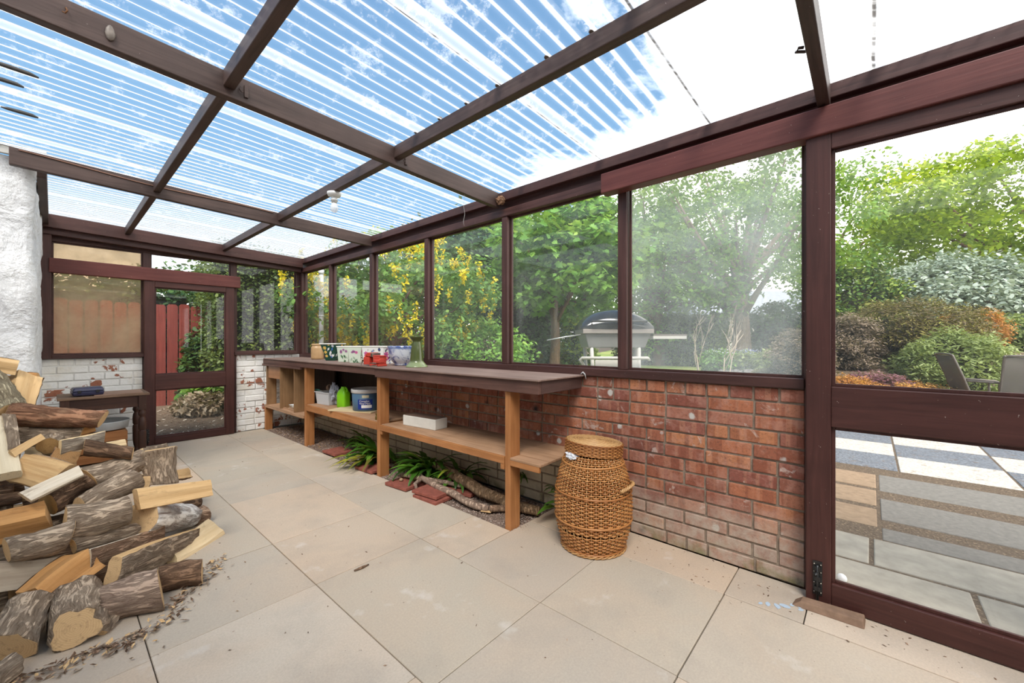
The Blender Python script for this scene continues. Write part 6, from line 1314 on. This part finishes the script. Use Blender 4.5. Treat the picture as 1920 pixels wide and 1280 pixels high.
# ------------------------------------------------------------------ garden chairs
FRM = plain('bronze grey metal frame', (.17, .145, .12), .45, .5, .4)
def mat_mesh():
    mm, nt = new_mat('woven mesh fabric'); n = N(nt); tr = n.n('BsdfTransparent'); p = n.pbsdf((.15, .13, .11), .7); mx = n.n('MixShader'); mx.inputs[0].default_value = .78; n.l(tr.outputs[0], mx.inputs[1]); n.l(p, mx.inputs[2]); n.done(mx.outputs[0]); return mm
MSH = mat_mesh()
def chair(lab, x, y, rz):
    r = thing('garden_chair', lab, 'chair', (x, y, zg(x, y)+.0), rz, 'metal garden chairs on the terrace')
    for sx in (-.27, .27):
        m = MB(); m.tube([(sx, .24, .0), (sx, .20, .40), (sx, .21, .43), (sx, .30, .72), (sx, .40, 1.0), (sx*.97, .41, 1.012)], .013, 8); m.build('rear_leg', FRM, r)
        m = MB(); m.tube([(sx, -.26, 0), (sx, -.25, .42), (sx, -.255, .58), (sx, -.235, .625), (sx, -.2, .635), (sx, .26, .66)], .013, 8); m.build('front_leg', FRM, r)
        m = MB(); m.tube([(sx, -.25, .42), (sx, .2, .39)], .012, 8); m.build('seat_rail', FRM, r)
    m = MB(); m.tube([(-.27, .40, 1.0), (-.2, .405, 1.014), (0, .415, 1.02), (.2, .405, 1.014), (.27, .40, 1.0)], .013, 8); m.build('top_rail', FRM, r)
    m = MB(); m.tube([(-.27, -.25, .42), (.27, -.25, .42)], .012, 8); m.build('front_rail', FRM, r)
    prof = [(-.25, .425), (-.1, .412), (.1, .40), (.2, .405), (.235, .47), (.30, .72), (.40, 1.0)]
    for nm, a, b in (('seat', 0, 4), ('backrest', 3, 7)):
        m = MB(); P = prof[a:b]; vs = []
        for (yy, zz_) in P: vs += [(-.262, yy, zz_), (.262, yy, zz_)]
        for (yy, zz_) in P: vs += [(-.262, yy+.004, zz_-.005), (.262, yy+.004, zz_-.005)]
        L_ = len(P); o_ = 2*L_; fs = [(2*k, 2*k+1, 2*k+3, 2*k+2) for k in range(L_-1)] + [(o_+2*k+2, o_+2*k+3, o_+2*k+1, o_+2*k) for k in range(L_-1)] + [(0, o_, o_+1, 1), (2*L_-2, 2*L_-1, o_+2*L_-1, o_+2*L_-2)]
        m.add(vs, fs, 0, .5, True); m.build(nm, MSH, r)
    return r
chair('garden chair seen from the side, left of the pair on the terrace', 8.514, -1.178, CH1); chair('garden chair with its back to the door, right of the pair on the terrace', 8.269, -1.504, CH2)
# neighbouring house
hs = thing('house', 'neighbouring house with a pale grey roof behind the big trunk', 'house', (43.539, 8.117, .5))
m = MB(); m.box(-7, 7, -4, 4, 0, 3.0); m.build('wall', plain('pale house wall', (.6, .56, .5), .9), hs)
m = MB(); m.prism([(-4.6, 2.9), (4.6, 2.9), (0, 5.4)], Matrix.Translation((-7.3, 0, 0)) @ Matrix.Rotation(PI/2, 4, 'Z') @ Matrix.Rotation(PI/2, 4, 'X'), 14.6); m.build('roof', plain('grey slate roof', (.42, .44, .47), .7, .4, var=.2, scale=3), hs)
hs.rotation_euler = (0, 0, -.85)
h2 = thing('house', 'neighbouring house with a white gable at the far right edge behind the silvery bush', 'house', (54.361, -10.169, .5)); h2.rotation_euler = (0, 0, .3)
m = MB(); m.box(-4, 4, -3, 3, 0, 4.6); m.build('wall', plain('white house wall', (.7, .66, .62), .9), h2)
m = MB(); m.prism([(-3.5, 4.5), (3.5, 4.5), (0, 6.6)], Matrix.Translation((-4.2, 0, 0)) @ Matrix.Rotation(PI/2, 4, 'Z') @ Matrix.Rotation(PI/2, 4, 'X'), 8.4); m.build('roof', plain('brown tile roof', (.25, .14, .10), .8), h2)
# ------------------------------------------------------------------ sky, sun, camera
w = bpy.data.worlds.new('sky'); SC.world = w; w.use_nodes = True; nt = w.node_tree; nt.nodes.clear(); n = N.__new__(N); n.nt = nt
out = nt.nodes.new('ShaderNodeOutputWorld'); bg = nt.nodes.new('ShaderNodeBackground')
d = n.n('TexCoord').outputs['Generated']; s = n.sep(d)
# distance on a flat cloud layer: bank of bright cloud towards +x and towards the camera side, clear blue up left
zz = n.math('MAXIMUM', s[2], .03)
u = n.math('DIVIDE', s[0], zz); v = n.math('DIVIDE', s[1], zz)
p = n.comb(u, v, 0.)
nz = n.math('SUBTRACT', n.noise(p, 1.1, 7, .62, .3), .5)
g = n.math('ADD', n.math('MULTIPLY', u, SKY_U), n.math('MULTIPLY', v, SKY_V))
g = n.math('ADD', n.math('ADD', g, n.math('MULTIPLY', nz, 1.9)), SKY_0)
cl = n.ramp(n.math('ADD', n.math('MULTIPLY', g, .5), .5), [(.44, 0.), (.62, 1.)])
up = n.ramp(s[2], [(.06, 1.), (.26, 0.)])
blue = n.mix(n.ramp(s[2], [(.25, 0.), (.75, 1.)]), (.17, .36, .58), (.06, .18, .38))
col = n.mix(cl, blue, (2.3, 2.25, 2.15)); col = n.mix(up, col, (2.0, 1.97, 1.92))
gd = n.ramp(s[2], [(.49, 1.), (.5, 0.)])
nt.links.new(col, bg.inputs['Color']); bg.inputs['Strength'].default_value = SKY_S
nt.links.new(bg.outputs[0], out.inputs['Surface'])
L = bpy.data.lights.new('sun', 'SUN'); L.energy = SUN_E; L.angle = math.radians(28); L.color = (1, .95, .88)
lo = bpy.data.objects.new('sun', L); COL.objects.link(lo)
sd = Vector(SUN_D).normalized(); lo.rotation_euler = sd.to_track_quat('Z', 'Y').to_euler()
cam = bpy.data.cameras.new('camera'); cam.lens = 14.25; cam.sensor_width = 36; cam.clip_start = .05; cam.clip_end = 400
co = bpy.data.objects.new('camera', cam); COL.objects.link(co); co.location = (0, 0, 1.18)
co.rotation_euler = (PI/2, 0, -math.asin(.7493)); SC.camera = co
vs_ = SC.view_settings; vs_.view_transform = 'Standard'; vs_.look = 'None'; vs_.exposure = EXPO; vs_.gamma = 1; vs_.use_curve_mapping = False
try:
    SC.cycles.transparent_max_bounces = 24; SC.cycles.max_bounces = 10; SC.cycles.use_adaptive_sampling = True
    SC.cycles.sample_clamp_indirect = 8
except Exception: pass
